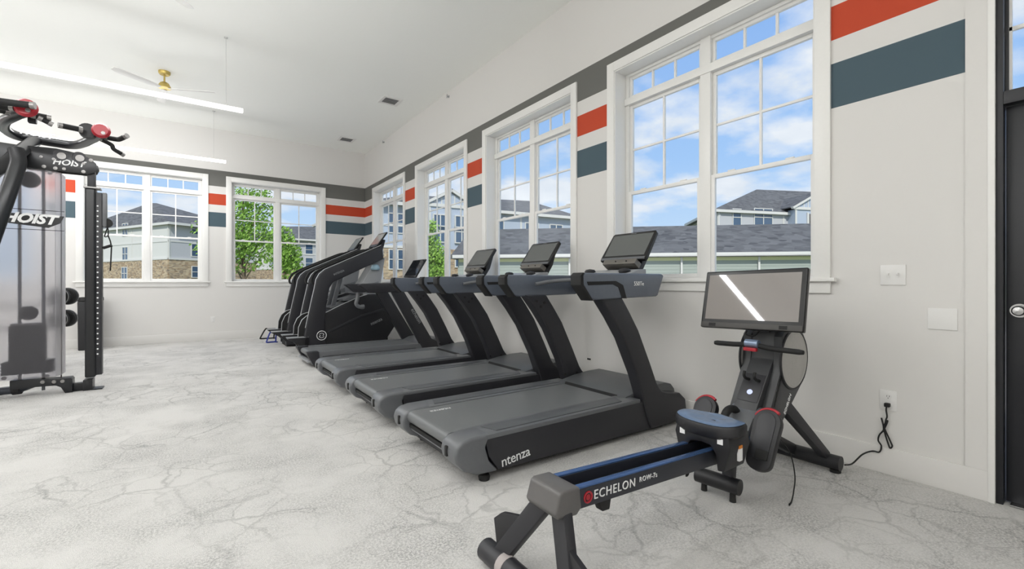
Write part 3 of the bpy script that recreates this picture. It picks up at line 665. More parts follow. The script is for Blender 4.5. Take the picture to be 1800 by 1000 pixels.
for i, yc in enumerate((2.705, 3.985, 5.285)):
    t = tm if i == 0 else copy_tree(tm)
    t.location = (1.205, yc, 0); tag(t, tl[i], 'treadmill', 'matching black treadmills facing the windows')

def make_flat_treadmill():
    r = empty('treadmill', (1.30, 7.06, 0), label='slim treadmill with square deck ends and lettered upright beside the stair climbers', cat='treadmill'); H = .40
    for s in (-1, 1):
        def yy(a, b): return (a, b) if s < 0 else (-b, -a)
        a, b = yy(-H, -.30)
        MB().prism([(.06, .045), (1.95, .045), (1.95, .20), (1.6, .215), (.02, .215)], a, b).build('side_rail', GREY, r, bevel=.008)
        a, b = yy(-H-.006, -.29)
        MB().prism([(.08, .035), (.17, .035), (.15, .222), (-.005, .222), (.0, .19)], a, b).build('end_cap', DARK, r, bevel=.006)
        a, b = yy(-H-.004, -.37); MB().box(.2, 1.6, a, b, .10, .15).build('rail_groove', RUBBER, r)
        a, b = yy(-H-.01, -H+.07)
        MB().prism([(1.20, 1.05), (1.40, 1.05), (1.87, .28), (2.0, .22), (2.0, .05), (1.76, .05)] , a, b).build('upright', DARK, r, bevel=.01)
        a, b = yy(-H-.03, -H+.10)
        MB().prism([(.70, 1.155), (.74, 1.165), (1.50, 1.185), (1.55, 1.06), (1.0, 1.03), (.86, 1.03)], a, b).build('handrail', DARK, r, bevel=.015, seg=3)
        if s > 0: MB().tube(spline([(.93, .40, 1.03), (.92, .40, .93), (.90, .40, .84), (.95, .40, .79), (1.03, .40, .79)], 5), [.030]*4+[.032]*13+[.038]*4, 12).build('side_grip', GREY, r)
    MB().box(.09, 1.75, -.30, .30, .07, .17).build('deck_frame', BLACK, r)
    MB().prism(arc(.08, .165, .04, 90, 270, 8)+[(1.72, .125), (1.72, .205)], -.295, .295).build('running_belt', BELT, r)
    MB().box(.02, .08, -.32, .32, .06, .085).build('rear_bar', GREYL, r, bevel=.006)
    MB().prism([(1.66, .205), (1.78, .26), (2.05, .28), (2.10, .2), (2.1, .05), (1.7, .05)], -.33, .33).build('motor_cover', GREY, r, bevel=.015)
    MB().box(1.38, 1.50, -.32, .32, 1.09, 1.17).build('console_beam', BLACK, r, bevel=.01)
    M = Matrix.Translation((1.70, -.13, 1.42)) @ Matrix.Rotation(.55, 4, 'Y')
    hs = MB().box(-.012, .012, -.25, .25, -.17, .17, M=M).build('screen_housing', BLACKGLOSS, r, bevel=.006)
    MB().box(-.0145, -.0115, -.235, .235, -.14, .155, M=M).build('display', mat('dark_display', (30, 32, 36), .05, var=.05), hs, smooth=False)
    MB().prism([(1.46, 1.14), (1.60, 1.22), (1.74, 1.40), (1.78, 1.39), (1.68, 1.2), (1.5, 1.1)], -.16, .04).build('screen_bracket', BLACK, r, bevel=.006)
    MB().box(1.5, 1.62, -.28, .12, 1.17, 1.215).build('control_bar', GREYL, r, bevel=.006)
    lettering('echelon', frame((1.60, -H-.0115, .66), (.52, 0, -.85), (.85, 0, .52)), .085, GREYL, r)
    return r
make_flat_treadmill()

# ------------------------------------------------------------------ stair climbers (local x towards the wall, near side at y=0, far side at y=.80)
def make_climber():
    r = empty('stair_climber', (0, 0, 0)); EDGE = mat('light_edge', (178, 180, 182), .35, .4)
    W = .64
    for s in (0, 1):
        y0, y1 = (-.02, .07) if s == 0 else (W-.07, W+.02)
        # post with a rounded shoulder running into the rising arm
        post = [(.00, .03), (.0, .20), (.04, .45), (.12, .85), (.175, 1.10), (.20, 1.24), (.25, 1.33), (.33, 1.40), (.45, 1.455), (1.32, 1.86), (1.34, 1.62), (.62, 1.27), (.47, 1.20), (.41, 1.10), (.36, .85), (.33, .45), (.36, .03)]
        MB().prism(post, y0, y1).build('arm_post', DARK, r, bevel=.018, seg=3)
        ed = [(.035, .44), (.115, .84), (.17, 1.09), (.195, 1.235), (.245, 1.332), (.327, 1.405), (.447, 1.462), (1.30, 1.862)]
        ym = y0 if s == 0 else y0
        MB().tube([(x-.004, ym+.012, z+.004) for x, z in ed], .007, 6).build('edge_trim', EDGE, r)
        # hand tube looping round the shoulder
        MB().tube(spline([(.35, y1+.03-.04*s, 1.17), (.24, y1+.04-.10*s, 1.17), (.16, y1+.05-.12*s, 1.19), (.17, y1+.05-.12*s, 1.30), (.30, y1+.05-.12*s, 1.42), (.9, y1+.05-.12*s, 1.70), (1.15, y1+.05-.12*s, 1.80), (1.25, y1+.05-.12*s, 1.78), (1.30, y1+.03-.10*s, 1.70)], 5), .020, 10).build('hand_tube', RUBBER, r)
        # side foot plate with arched fender
        a, b = (-.02, .14) if s == 0 else (W-.14, W+.02)
        MB().prism([(-.235, .285), (.10, .285), (.10, .10), (.0, .10), (-.08, .18), (-.22, .262)], a, b).build('step_plate', BLACK, r, bevel=.006)
        MB().prism([(-.235, .287), (.08, .287), (.08, .297), (-.235, .297)], a, b).build('plate_edge', EDGE, r)
        fy = b-.05 if s == 0 else a
        ar = [(-.06, .29), (-.05, .45), (.0, .57), (.08, .64), (.18, .67), (.18, .29)]
        MB().prism(ar, fy, fy+.05).build('fender', RUBBER, r, bevel=.01)
        MB().tube([(x-.004, fy, z) for x, z in ar[:5]], .007, 6).build('fender_trim', EDGE, r)
    # casing
    body = [(.20, .03), (.20, .60), (.28, .645), (.60, .80), (.90, .93), (1.05, .975), (1.20, .985), (1.36, .95), (1.50, .84), (1.60, .65), (1.62, .50), (1.58, .40), (1.42, .17), (1.30, .06), (1.25, .03)]
    MB().prism(body, .02, W-.02).build('casing', BLACK, r, bevel=.03, seg=3)
    MB().tube([(.29, .016, .652), (.60, .016, .805), (.90, .016, .935), (1.05, .016, .98)], .007, 6).build('casing_trim', EDGE, r)
    MB().prism([(.36, .33), (.44, .40), (.95, .62), (1.55, .78), (1.57, .74), (.96, .58), (.46, .35)], .012, .022).build('crease_panel', DARK, r, bevel=.003)
    MB().prism([(1.2, .0), (1.46, .0), (1.46, .2), (1.2, .2)], .10, W-.1).build('rear_foot', RUBBER, r)
    MB().box(.02, .4, .06, W-.06, 0, .08).build('base_frame', RUBBER, r)
    for k in range(5):
        x = .26+.20*k; z = .62+.125*k
        MB().prism([(x, z), (x+.24, z), (x+.24, z+.10), (x, z+.03)], .12, W-.12).build('step', GREY, r, bevel=.006)
    # inner columns, console
    for y in (.17, W-.17):
        MB().prism([(.46, .74), (.54, .78), (.70, 1.38), (.62, 1.36)], y-.03, y+.03).build('inner_column', GREY, r, bevel=.01)
    MB().prism([(1.02, .95), (1.30, .95), (1.42, 1.65), (1.22, 1.55), (.95, 1.1)], .12, W-.12).build('console_mast', GREYL, r, bevel=.02)
    MB().prism([(1.0, 1.66), (1.34, 1.82), (1.36, 1.72), (1.05, 1.58)], .05, W-.05).build('dashboard', GREY, r, bevel=.012)
    MB().lathe([(0, 0), (.07, 0), (.085, .03), (.06, .09), (0, .11)], (1.22, .09, 1.42), 'z', 20).build('cup_holder', mat('pale_blue_reflection', (150, 180, 194), .3), r)  # pale blue colour stands in for reflections in the cup holder
    M = Matrix.Translation((1.35, W/2, 1.98)) @ Matrix.Rotation(.62, 4, 'Y')
    hs = MB().box(-.012, .014, -.23, .23, -.16, .17, M=M).build('screen_housing', BLACKGLOSS, r, bevel=.006)
    MB().box(-.0145, -.0115, -.21, .21, -.11, .145, M=M).build('display', mat('pale_display', (150, 152, 152), .06), hs, smooth=False)
    MB().prism([(1.24, 1.76), (1.33, 1.86), (1.40, 1.99), (1.44, 1.98), (1.38, 1.76)], W/2-.16, W/2+.16).build('screen_bracket', BLACK, r, bevel=.006)
    # marks on the side
    rg = MB(); n = 28
    o = [Vector((.28+.075*math.cos(2*math.pi*k/n), -.023, .305+.075*math.sin(2*math.pi*k/n))) for k in range(n)]
    MB().tube(o+[o[0], o[1]], .006, 6).build('emblem_ring', WHITEINK, r)
    for sg in (1, -1):
        MB().tube([(.28+sg*.034*math.cos(math.radians(a)), -.023, .305+sg*(.016+.022*math.sin(math.radians(a)))) for a in range(-60, 200, 20)], .0045, 6).build('emblem_mark', WHITEINK, r)
    lettering('ntenza', frame((1.22, .0065+.012, .49), (1, 0, .42), (0, 0, 1)), .085, GREYL, r)
    lettering('INTENZA', frame((.56, -.0215, 1.36), (1, 0, .45), (0, 0, 1)), .045, GREYL, r)
    return r
sc = make_climber(); sc.location = (1.49, 7.95, 0)
tag(sc, 'nearest black stair climber with a round white emblem on its side', 'stair climber', 'black stair climbers')
s2 = copy_tree(sc); s2.location = (1.42, 9.14, 0)
tag(s2, 'farther black stair climber, partly hidden behind the nearer one by the end wall', 'stair climber', 'black stair climbers')

# floor handles in the far corner
def tri_handle(loc, rz, m, label, sx=.2, h=.2):
    r = empty('triangular_floor_handle', loc, rz, label=label, cat='handle')
    w = sx/2
    MB().tube([(-w, 0, .014), (w*.7, 0, .014)], .014, 8).build('foot_bar', m, r)
    MB().tube(spline([(-w, 0, .014), (-w*.95, 0, .04), (-w*.35, 0, h), (0, 0, h), (w*.9, 0, h)], 4), .014, 8).build('grip', m, r)
    MB().tube([(w*.8, 0, h), (w*.7, 0, .014)], .014, 8).build('leg', m, r)
    MB().box(w*.55, w*.95, -.05, .05, 0, .02).build('foot_pad', m, r, bevel=.005)
p = onZ(470, 593, 0); tri_handle((p.x-.02, p.y-.3, 0), 0, RUBBER, 'black triangular handle on the floor by the end wall', .30, .21)
p = onZ(481, 602, 0); tri_handle((p.x-.03, p.y, 0), .2, mat('blue_coating', (44, 60, 150), .4), 'blue triangular handle on the floor in front of the black one', .20, .20)

# ------------------------------------------------------------------ rowing machine (world metres, root on the floor under the seat)
def make_rower():
    O = Vector((2.1, 1.32, 0)); r = empty('rowing_machine', O, label='black rowing machine with a large screen, facing the wall', cat='rowing machine')
    T = Matrix.Translation(-O)
    def L(p): return Vector(p)-O
    def mb(): return MB()
    def done(m, name, mt, par=None, **k):
        m.v = [tuple(Vector(v)-O) for v in m.v]; return m.build(name, mt, par or r, **k)
    Y0 = 1.33; SKY_SHEEN = mat('rail_sky_sheen', (74, 104, 152), .25, .5, var=.08); NAVY = mat('rail_side_black', (38, 40, 48), .38, var=.08)  # sky reflection on the rail tops is put into the blue colour
    za = lambda x: .402-(x-1.16)*.058          # top of the rail, falling towards the flywheel
    Yr = 1.302
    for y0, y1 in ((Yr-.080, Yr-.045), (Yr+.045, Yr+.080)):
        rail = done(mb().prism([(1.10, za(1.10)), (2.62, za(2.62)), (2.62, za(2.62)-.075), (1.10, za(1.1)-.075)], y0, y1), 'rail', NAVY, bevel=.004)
        done(mb().prism([(1.12, za(1.12)+.006), (2.6, za(2.6)+.006), (2.6, za(2.6)-.004), (1.12, za(1.12)-.004)], y0+.003, y1-.003), 'rail_top_sheen', SKY_SHEEN, rail, bevel=.003)
    done(mb().prism([(1.14, za(1.14)-.045), (2.6, za(2.6)-.045), (2.6, za(2.6)-.07), (1.14, za(1.14)-.07)], Yr-.047, Yr+.047), 'rail_channel', RUBBER)
    # rear bracket and legs
    done(mb().prism([(1.075, .322), (1.062, .345), (1.085, .412), (1.10, .419), (1.185, .415), (1.195, .335), (1.17, .312)], Yr-.090, Yr+.088), 'rear_bracket', mat('bracket_grey', (92, 90, 89), .4), bevel=.010, seg=3)
    for sg in (1, -1):
        leg = done(mb().strut((1.13, Yr+sg*.045, .33), (1.03, Yr+sg*.215, .06), (.08, .07), .045, up=(1, 0, 0)), 'rear_leg', DARK, bevel=.008)
        q = lambda t, e: Vector((1.11-.07*t, Yr+sg*(.06+.16*t+e*.8), .29-.215*t+e*.55))
        fin = [q(.28, .03), q(.40, .055), q(.62, .11), q(.80, .12), q(.98, .035), q(.98, .02), q(.28, .02)]
        v = [p+Vector((.012, 0, 0)) for p in fin]+[p-Vector((.012, 0, 0)) for p in fin]; n = len(fin)
        done(mb().add(v, [tuple(range(n)), tuple(range(2*n-1, n-1, -1))]+[(i, i+n, (i+1) % n+n, (i+1) % n) for i in range(n)]), 'leg_fin', BLACK, leg, bevel=.004)
    st = done(mb().tube([(1.02, Y0-.28, .05), (1.02, Y0+.28, .05)], .045, 20), 'rear_stabilizer', DARK)
    for sg in (1, -1): done(mb().lathe([(0, -.02), (.046, -.02), (.046, .02), (0, .02)], (1.02, Y0+sg*.13, .05), 'y', 20), 'rubber_ring', mat('grey_pink_rubber', (168, 160, 158), .7), st)
    done(mb().prism([(1.30, za(1.3)-.07), (1.37, za(1.37)-.07), (1.36, za(1.36)-.115), (1.32, za(1.32)-.115)], Yr-.078, Yr-.04), 'rail_stop', RUBBER, bevel=.004)
    # seat
    SB = mat('blue_grey_seat', (98, 118, 146), .25, var=.12); cy = 1.275; cx = 2.17
    rings = []
    for z, k in ((.415, .90), (.430, 1.0), (.468, 1.0), (.478, .96)):
        rings.append([Vector((cx+k*.105*math.copysign(abs(math.cos(a))**.75, math.cos(a))-.02*math.cos(2*a)*0, cy+k*.175*math.copysign(abs(math.sin(a))**.7, math.sin(a)), z+.012*abs(math.sin(a))**2)) for a in [2*math.pi*i/40 for i in range(40)]])
    seat = done(mb().loft(rings), 'seat', BLACK)
    rows = []
    for j in range(9):
        k = 1-j/9*.98; zt = .479+.012
        rows.append([Vector((cx+k*.097*math.copysign(abs(math.cos(a))**.75, math.cos(a)), cy+k*.166*math.copysign(abs(math.sin(a))**.7, math.sin(a)),
                             .480+.012*abs(k*math.sin(a))**2+.012*math.sin(min(1, j/3)*math.pi/2)-.016*(1-k)*(.6+.4*math.cos(2*a))+.010*max(0, 1-abs(k*math.sin(a))*3)*max(0, k*math.cos(a)))) for a in [2*math.pi*i/40 for i in range(40)]])
    done(mb().loft(rows), 'seat_pad', SB, seat)
    ca = done(mb().prism([(cy-.14, .44), (cy+.14, .44), (cy+.15, .40), (cy+.12, .28), (cy+.09, .26), (cy+.085, .33), (cy+.06, .37), (cy-.06+.06, .38), (cy-.05, .375), (cy-.075, .34), (cy-.085, .26), (cy-.12, .265), (cy-.15, .38)], cx-.08, cx+.11, 'x'), 'seat_carriage', BLACK, bevel=.008)
    for y in (cy+.105, cy-.10): done(mb().box(cx-.0835, cx-.0795, y-.014, y+.014, .395, .423), 'small_sticker', WHITEINK, ca)
    done(mb().box(cx+.0, cx+.03, cy-.1525, cy-.141, .31, .37), 'warning_label', WHITEINK, ca); done(mb().box(cx, cx+.03, cy-.1528, cy-.141, .37, .385), 'warning_label', mat('orange_print', (214, 128, 40), .5), ca)
    # front hump, centre block and mid support
    done(mb().prism([(2.50, .30), (2.50, .36), (2.56, .42), (2.66, .46), (2.80, .44), (2.80, .26), (2.52, .24)], Y0-.085, Y0+.085), 'foot_block', GREY, bevel=.015)
    done(mb().tube(spline([(2.46, Y0+.03, .37), (2.47, Y0+.03, .43), (2.52, Y0+.03, .455), (2.58, Y0+.03, .44), (2.61, Y0+.03, .40)], 4), .022, 10), 'strap_guide', RUBBER)
    done(mb().strut((2.44, Y0-.02, .36), (2.40, Y0-.03, .10), (.07, .055), .05, up=(1, 0, 0)), 'mid_leg', DARK, bevel=.006)
    ms = done(mb().tube([(2.385, Y0-.10, .085), (2.36, Y0+.135, .085)], .042, 20), 'mid_stabilizer', BLACK)
    for y in (Y0-.065, Y0+.10): done(mb().lathe([(0, 0), (.017, 0), (.015, .05), (0, .05)], (2.375, y, 0), 'z', 14), 'stub_foot', RUBBER, ms)
    # pedals
    for sg, yc in ((-1, Y0-.17), (1, Y0+.19)):
        M = Matrix.Translation((2.50, yc, .33)) @ Matrix.Rotation(math.radians(28), 4, 'Y')
        out = [(.070*math.cos(math.radians(a)), .10+.070*math.sin(math.radians(a))) for a in range(0, 181, 15)]+[(.064*math.cos(math.radians(a)), -.11+.05*math.sin(math.radians(a))) for a in range(180, 361, 15)]
        pl = done(mb().prism(out, -.022, .022, 'x', M=M), 'pedal', BLACK, bevel=.006)
        inn = [(x*.68, z*.78+.02) for x, z in out]
        done(mb().prism(inn, -.027, -.02, 'x', M=M), 'pedal_pad', DARK, pl, bevel=.003)
        done(mb().tube([M @ Vector((-.005, .072*math.cos(math.radians(a)), .10+.074*math.sin(math.radians(a)))) for a in range(20, 130, 12)], .011, 8), 'heel_clip', RED, pl)
        done(mb().box(-.03, -.02, -.045, .02, -.10, -.05, M=M), 'pedal_strap', RUBBER, pl, bevel=.003)
    done(mb().tube([(2.55, Y0-.16, .34), (2.55, Y0+.18, .34)], .018, 12), 'pedal_axle', RUBBER)
    # mast
    MS = mat('mast_black', (52, 53, 55), .42, var=.06)
    done(mb().prism([(2.60, .415), (2.80, .67), (2.84, .72), (2.86, .90), (2.99, .93), (3.05, .75), (2.86, .40), (2.72, .36)], Y0-.066, Y0+.066), 'mast', MS, bevel=.006)
    done(mb().prism([(2.652, .488), (2.765, .632), (2.773, .626), (2.66, .482)], Y0-.058, Y0+.058), 'mast_cover', DARK, bevel=.002)
    done(mb().prism([(2.862, .90), (2.862, .78), (2.87, .78), (2.87, .90)], Y0-.05, Y0+.05), 'mast_panel', mat('navy_panel', (24, 26, 40), .3), bevel=.002)
    for y in (Y0-.03, Y0+.03):
        done(mb().tube(spline([(2.74, y, .60), (2.70, y, .612), (2.682, y, .632), (2.690, y, .655)], 4), .009, 8), 'bar_hook', RUBBER)
    pw = done(mb().lathe([(0, 0), (.016, 0), (.016, -.003), (0, -.003)], (0, 0, 0), 'x', 18), 'power_light', mat_emit('white_led', (205, 215, 255), 1.1), None)
    pw.data.transform(Matrix.Translation(O)); pw.data.transform(Matrix.Rotation(math.radians(38), 4, 'Y')); pw.location = L((2.690, Y0, .535))
    # side housing with slots and flywheel
    fw = Vector((2.985, 0, .715))
    side = [(2.66, .40), (2.83, .68), (2.845, .80)]+[(fw.x+.205*math.cos(math.radians(a)), fw.z+.205*math.sin(math.radians(a))) for a in range(135, -60, -15)]+[(2.93, .42), (2.80, .33)]
    for sg in (-1, 1):
        y = Y0+sg*.066; sp = done(mb().prism(side, min(y, y+sg*.05), max(y, y+sg*.05)), 'side_housing', MS, bevel=.006)
        ye = Y0+sg*.116
        done(mb().lathe([(0, 0), (.172, 0), (.172, sg*.008), (.160, sg*.014), (.155, sg*.010), (0, sg*.022)] if sg > 0 else [(0, sg*.022), (.155, sg*.010), (.160, sg*.014), (.172, sg*.008), (.172, 0), (0, 0)], (fw.x, ye, fw.z), 'y', 40), 'flywheel_cover', mat('flywheel_mesh', (172, 170, 166), .5, .2, var=.08, scale=60), sp)
        rim = [Vector((fw.x+.178*math.cos(2*math.pi*k/40), ye+sg*.004, fw.z+.178*math.sin(2*math.pi*k/40))) for k in range(41)]
        done(mb().tube(rim, .008, 6), 'flywheel_rim', BLACK, sp)
        for k in range(8):
            t = k/7; x = 2.735+.11*t; z = .462+.20*t; ln = .025+.045*math.sin(math.pi*min(1, t*1.1+.1))
            done(mb().strut((x, ye+sg*.001, z), (x+ln*.35, ye+sg*.001, z+ln), .010, .004, up=(0, 1, 0)), 'vent_slot', RUBBER, sp)
    lettering('ECHELON', frame(L((2.905, Y0-.1175, .455)), (.52, 0, .66), (-.66, 0, .52)), .030, WHITEINK, r)
    # front strut and stabilizer
    done(mb().strut((2.86, Y0-.07, .50), (3.26, Y0-.19, .09), (.085, .05), .05, up=(0, 1, 0)), 'front_strut', DARK, bevel=.008)
    done(mb().strut((2.86, Y0+.07, .50), (3.26, Y0+.19, .09), (.085, .05), .05, up=(0, 1, 0)), 'front_strut', DARK, bevel=.008)
    done(mb().strut((2.75, Y0, .30), (3.24, Y0, .08), (.07, .07), .06, up=(0, 1, 0)), 'front_beam', BLACK, bevel=.008)
    fs = done(mb().tube([(3.27, Y0-.27, .06), (3.27, Y0+.27, .06)], .045, 20), 'front_stabilizer', BLACK)
    for y in (-.24, .24): done(mb().lathe([(0, 0), (.03, 0), (.03, .02), (0, .02)], (3.27, Y0+y, 0), 'z', 16), 'levelling_foot', RUBBER, fs)
    # screen
    M = Matrix.Translation((2.80, Y0+.043, 1.080)) @ Matrix.Rotation(math.radians(1), 4, 'Z') @ Matrix.Rotation(math.radians(15), 4, 'Y') @ Matrix.Rotation(math.radians(-1.5), 4, 'X')
    hs = done(mb().box(-.018, .02, -.303, .303, -.19, .185, M=M), 'screen_housing', BLACKGLOSS, bevel=.010, seg=3)
    done(mb().box(-.0205, -.0175, -.275, .275, -.135, .158, M=M), 'display', mat('rower_display', (122, 116, 112), .03, spec=.9, var=.02, scale=4), hs, smooth=False)
    done(mb().box(-.023, -.016, -.298, .298, -.188, -.155, M=M), 'speaker_bar', mat('speaker_bar_grey', (64, 62, 60), .5), hs, bevel=.003)
    for y in (-.2, .22): done(mb().box(-.0245, -.0225, y-.022, y+.022, -.182, -.161, M=M), 'speaker_grille', RUBBER, hs)
    done(mb().prism([(2.82, .88), (2.84, 1.08), (2.92, 1.08), (2.95, .90)], Y0-.05, Y0+.05), 'screen_mount', BLACK, bevel=.006)
    done(mb().tube(spline([(2.80, Y0+.07, .885), (2.79, Y0+.075, .865), (2.79, Y0+.05, .855), (2.80, Y0+.02, .862), (2.82, Y0+.01, .885)], 4), .004, 6), 'loose_cable', RUBBER)
    # pull handle
    hb = done(mb().tube(spline([(2.72, Y0+.235, .80), (2.73, Y0+.12, .802), (2.74, Y0+.045, .808), (2.74, Y0-.02, .808), (2.73, Y0-.11, .80), (2.72, Y0-.275, .80)], 5), [.012]+[.0155]*24+[.012], 12), 'pull_handle', RUBBER)
    done(mb().tube([(2.735, Y0-.03, .818), (2.735, Y0+.045, .818)], .024, 14), 'handle_clamp', mat('clamp_blue_grey', (120, 134, 156), .25, .4), hb)
    done(mb().box(2.70, 2.725, Y0-.03, Y0+.045, .775, .795), 'handle_button', RED, hb, bevel=.004)
    # hanging straps
    done(mb().tube(spline([(2.72, Y0-.15, .30), (2.74, Y0-.20, .22), (2.70, Y0-.24, .12), (2.66, Y0-.25, .05), (2.61, Y0-.26, .012), (2.57, Y0-.265, .008)], 6), .008, 6, .4), 'foot_strap', RUBBER)
    done(mb().tube(spline([(1.98, Y0-.05, .29), (1.98, Y0-.055, .25), (1.97, Y0-.05, .235), (1.985, Y0-.045, .25)], 4), .005, 6), 'strap_loop', RUBBER)
    # rail lettering
    sl = (1, 0, -.058); zc = lambda x: za(x)-.0375
    mk = L((1.235, Yr-.0805, zc(1.235)))
    rim = [mk+Vector((.020*math.cos(2*math.pi*k/24), -.001, .020*math.sin(2*math.pi*k/24))) for k in range(25)]
    MB().tube(rim, .004, 6).build('emblem_ring', RED, r)
    MB().lathe([(0, 0), (.012, 0), (.012, -.002), (0, -.002)], mk, 'y', 16).build('emblem_disc', RED, r)
    lettering('ECHELON', frame(L((1.39, Yr-.081, zc(1.39))), sl, (0, 0, 1)), .050, WHITEINK, r, spacing=1.15)
    lettering('ROW-7s', frame(L((1.60, Yr-.081, zc(1.60)+.005)), sl, (0, 0, 1)), .030, WHITEINK, r, spacing=1.15)
    return r
rower = make_rower()
# power cord from the rower's foot to the outlet
pcx = WX-.02
RO = Vector((2.1, 1.32, 0))
def cpt(p): return Vector(p)-RO
pts = [(3.30, 1.05, .05), (3.36, 1.03, .05), (3.44, 1.0, .10), (WX-.03, .96, .125), (WX-.03, .925, .13), (WX-.03, .915, .17), (WX-.03, .93, .20), (WX-.03, .925, .235), (WX-.03, .905, .27), (WX-.03, .89, .31), (WX-.028, .885, .335), (WX-.03, .895, .32), (WX-.03, .90, .27), (WX-.03, .88, .19), (WX-.03, .872, .17), (WX-.03, .862, .185), (WX-.03, .87, .21), (WX-.03, .898, .28), (WX-.03, .915, .345), (WX-.03, .905, .30), (WX-.03, .902, .26), (WX-.03, .893, .335), (WX-.03, .887, .36), (WX-.035, .89, .40), (WX-.03, .888, .43)]
cordo = MB().tube([cpt(p) for p in spline(pts, 6)], .0045, 8).build('power_cord', RUBBER, rower)
pg = MB(); pg.box(WX-.042, WX-.0105, .873, .901, .418, .442); pg.v = [tuple(cpt(v)) for v in pg.v]; pg.build('plug', RUBBER, cordo, bevel=.006)

# ------------------------------------------------------------------ cable training cage at the left
def make_cage():
    YC = 6.75; O = Vector((-1.3, YC, 0))
    r = empty('cable_training_cage', O, label='tall black cable training cage with weight stack and pull-up bar', cat='exercise machine')
    def done(m, name, mt, par=None, **k):
        m.v = [tuple(Vector(v)-O) for v in m.v]; return m.build(name, mt, par or r, **k)
    def q(x, y, Y=YC): p = onY(x, y, Y); return (p.x, p.z)
    BM = mat('black_powder_coat', (26, 27, 30), .32, var=.12)
    CH_ = mat('chrome_bolt', (150, 148, 146), .42, .8)
    # right column with hole strip
    x0, z1 = q(149, 330); x1 = q(168.5, 330)[0]; x2 = q(179, 330)[0]; zb = q(160, 663)[1]
    col = done(MB().box(x0, x1, YC-.02, YC+.12, zb, z1), 'column', BM, bevel=.02, seg=3)
    st = done(MB().box(x1-.004, x2, YC+.0, YC+.10, zb+.02, q(170, 338)[1]), 'hole_strip', DARK, bevel=.004)
    ztop = q(172, 362)[1]; zlo = q(172, 622)[1]; xm = q(171.6, 480)[0]
    for k in range(30):
        z = zlo+(ztop-zlo)*k/29
        done(MB().lathe([(0, 0), (.0085, 0), (.0085, -.002), (0, -.002)], (xm, YC, z), 'y', 8), 'numbered_hole', WHITEINK, st)
    done(MB().box(q(147, 331)[0], q(176, 331)[0], YC-.03, YC+.13, z1, z1+.015), 'collar', CH_)
    done(MB().box(q(153, 300)[0], q(167, 300)[0], YC+.0, YC+.09, z1, q(160, 284)[1]), 'upper_post', DARK, bevel=.01)
    # header plates
    hp = [(-90, 236), (-30, 246), (35, 256), (60, 258), (100, 262), (135, 270), (158, 279), (170, 289), (172, 297), (168, 304), (158, 307), (130, 304), (80, 299), (30, 293), (-30, 286), (-90, 280)]
    poly = [q(x, y) for x, y in hp]
    pl = done(MB().prism(poly, YC-.035, YC-.020), 'header_plate', BM, bevel=.004)
    done(MB().prism([(x, z) for x, z in poly], YC+.10, YC+.115), 'header_plate', BM, bevel=.004)
    for x, y, rr in ((48, 268, 2.4), (74, 277, 2.4), (96, 281, 2.4), (148, 289, 2.4), (161, 283, 3), (79, 294, 3), (99, 297, 3), (114, 298, 2.6), (148, 303, 3), (12, 297, 3.2), (89, 305, 3.2), (38, 267, 2.2)):
        px_, pz = q(x, y); done(MB().lathe([(0, 0), (rr*.0064, 0), (rr*.0058, -.008), (0, -.010)], (px_, YC-.035, pz), 'y', 14), 'bolt', CH_, pl)
    for x, y in ((108, 274), (140, 278)):
        px_, pz = q(x, y)
        done(MB().lathe([(0, 0), (.060, 0), (.060, -.003), (.050, -.004), (.050, -.0035), (0, -.0035)], (px_, YC-.035, pz), 'y', 28), 'plate_ring', DARK, pl)
        done(MB().lathe([(0, 0), (.038, 0), (.036, -.008), (0, -.010)], (px_+.008, YC-.036, pz-.008), 'y', 24), 'pulley_cap', CH_, pl)
    a = onY(122, 288, YC); lettering('HOIST', frame((a.x-O.x, -.0365, a.z-O.z), (1, 0, 0), (0, 0, 1)), .088, WHITEINK, r, shear=.25, bold=.002)
    # smoked shroud
    m = bpy.data.materials.new('smoked_acrylic'); m.use_nodes = True; nt = m.node_tree; b = nt.nodes['Principled BSDF']
    b.inputs['Base Color'].default_value = (.70, .69, .72, 1); b.inputs['Roughness'].default_value = .30
    b.inputs['Transmission Weight'].default_value = 1.0; b.inputs['IOR'].default_value = 1.22
    df = nt.nodes.new('ShaderNodeBsdfDiffuse'); df.inputs[0].default_value = srgb((176, 174, 180)); mx = nt.nodes.new('ShaderNodeMixShader'); mx.inputs[0].default_value = .10
    tx_ = nt.nodes.new('ShaderNodeTexCoord'); ns = nt.nodes.new('ShaderNodeTexNoise'); ns.inputs['Scale'].default_value = 3; nt.links.new(tx_.outputs['Object'], ns.inputs['Vector'])
    mr = nt.nodes.new('ShaderNodeMapRange'); mr.inputs['To Min'].default_value = .27; mr.inputs['To Max'].default_value = .33; nt.links.new(ns.outputs['Fac'], mr.inputs['Value']); nt.links.new(mr.outputs[0], b.inputs['Roughness'])
    nt.links.new(b.outputs[0], mx.inputs[1]); nt.links.new(df.outputs[0], mx.inputs[2]); nt.links.new(mx.outputs[0], nt.nodes['Material Output'].inputs[0])
    YS = YC-.10
    xl = q(-70, 500, YS)[0]; xr = q(104, 500, YS)[0]; zt = q(50, 296, YS)[1]; zd = q(50, 666, YS)[1]
    prof = [(xl, YS+.30), (xl, YS+.05), (xl+.05, YS), (xr-.10, YS), (xr-.03, YS+.02), (xr, YS+.07), (xr, YS+.30)]
    inn = [(x+(.006 if x < (xl+xr)/2 else -.006), y+.006) for x, y in prof][::-1]
    done(MB().prism(prof+inn, zd, zt, 'z'), 'weight_shroud', m)
    # weight stack behind it
    xa, xb = q(17, 600)[0], q(79, 600)[0]; z0 = q(50, 656)[1]; zs = q(50, 571)[1]; n = 15; hgt = (zs-z0)/n
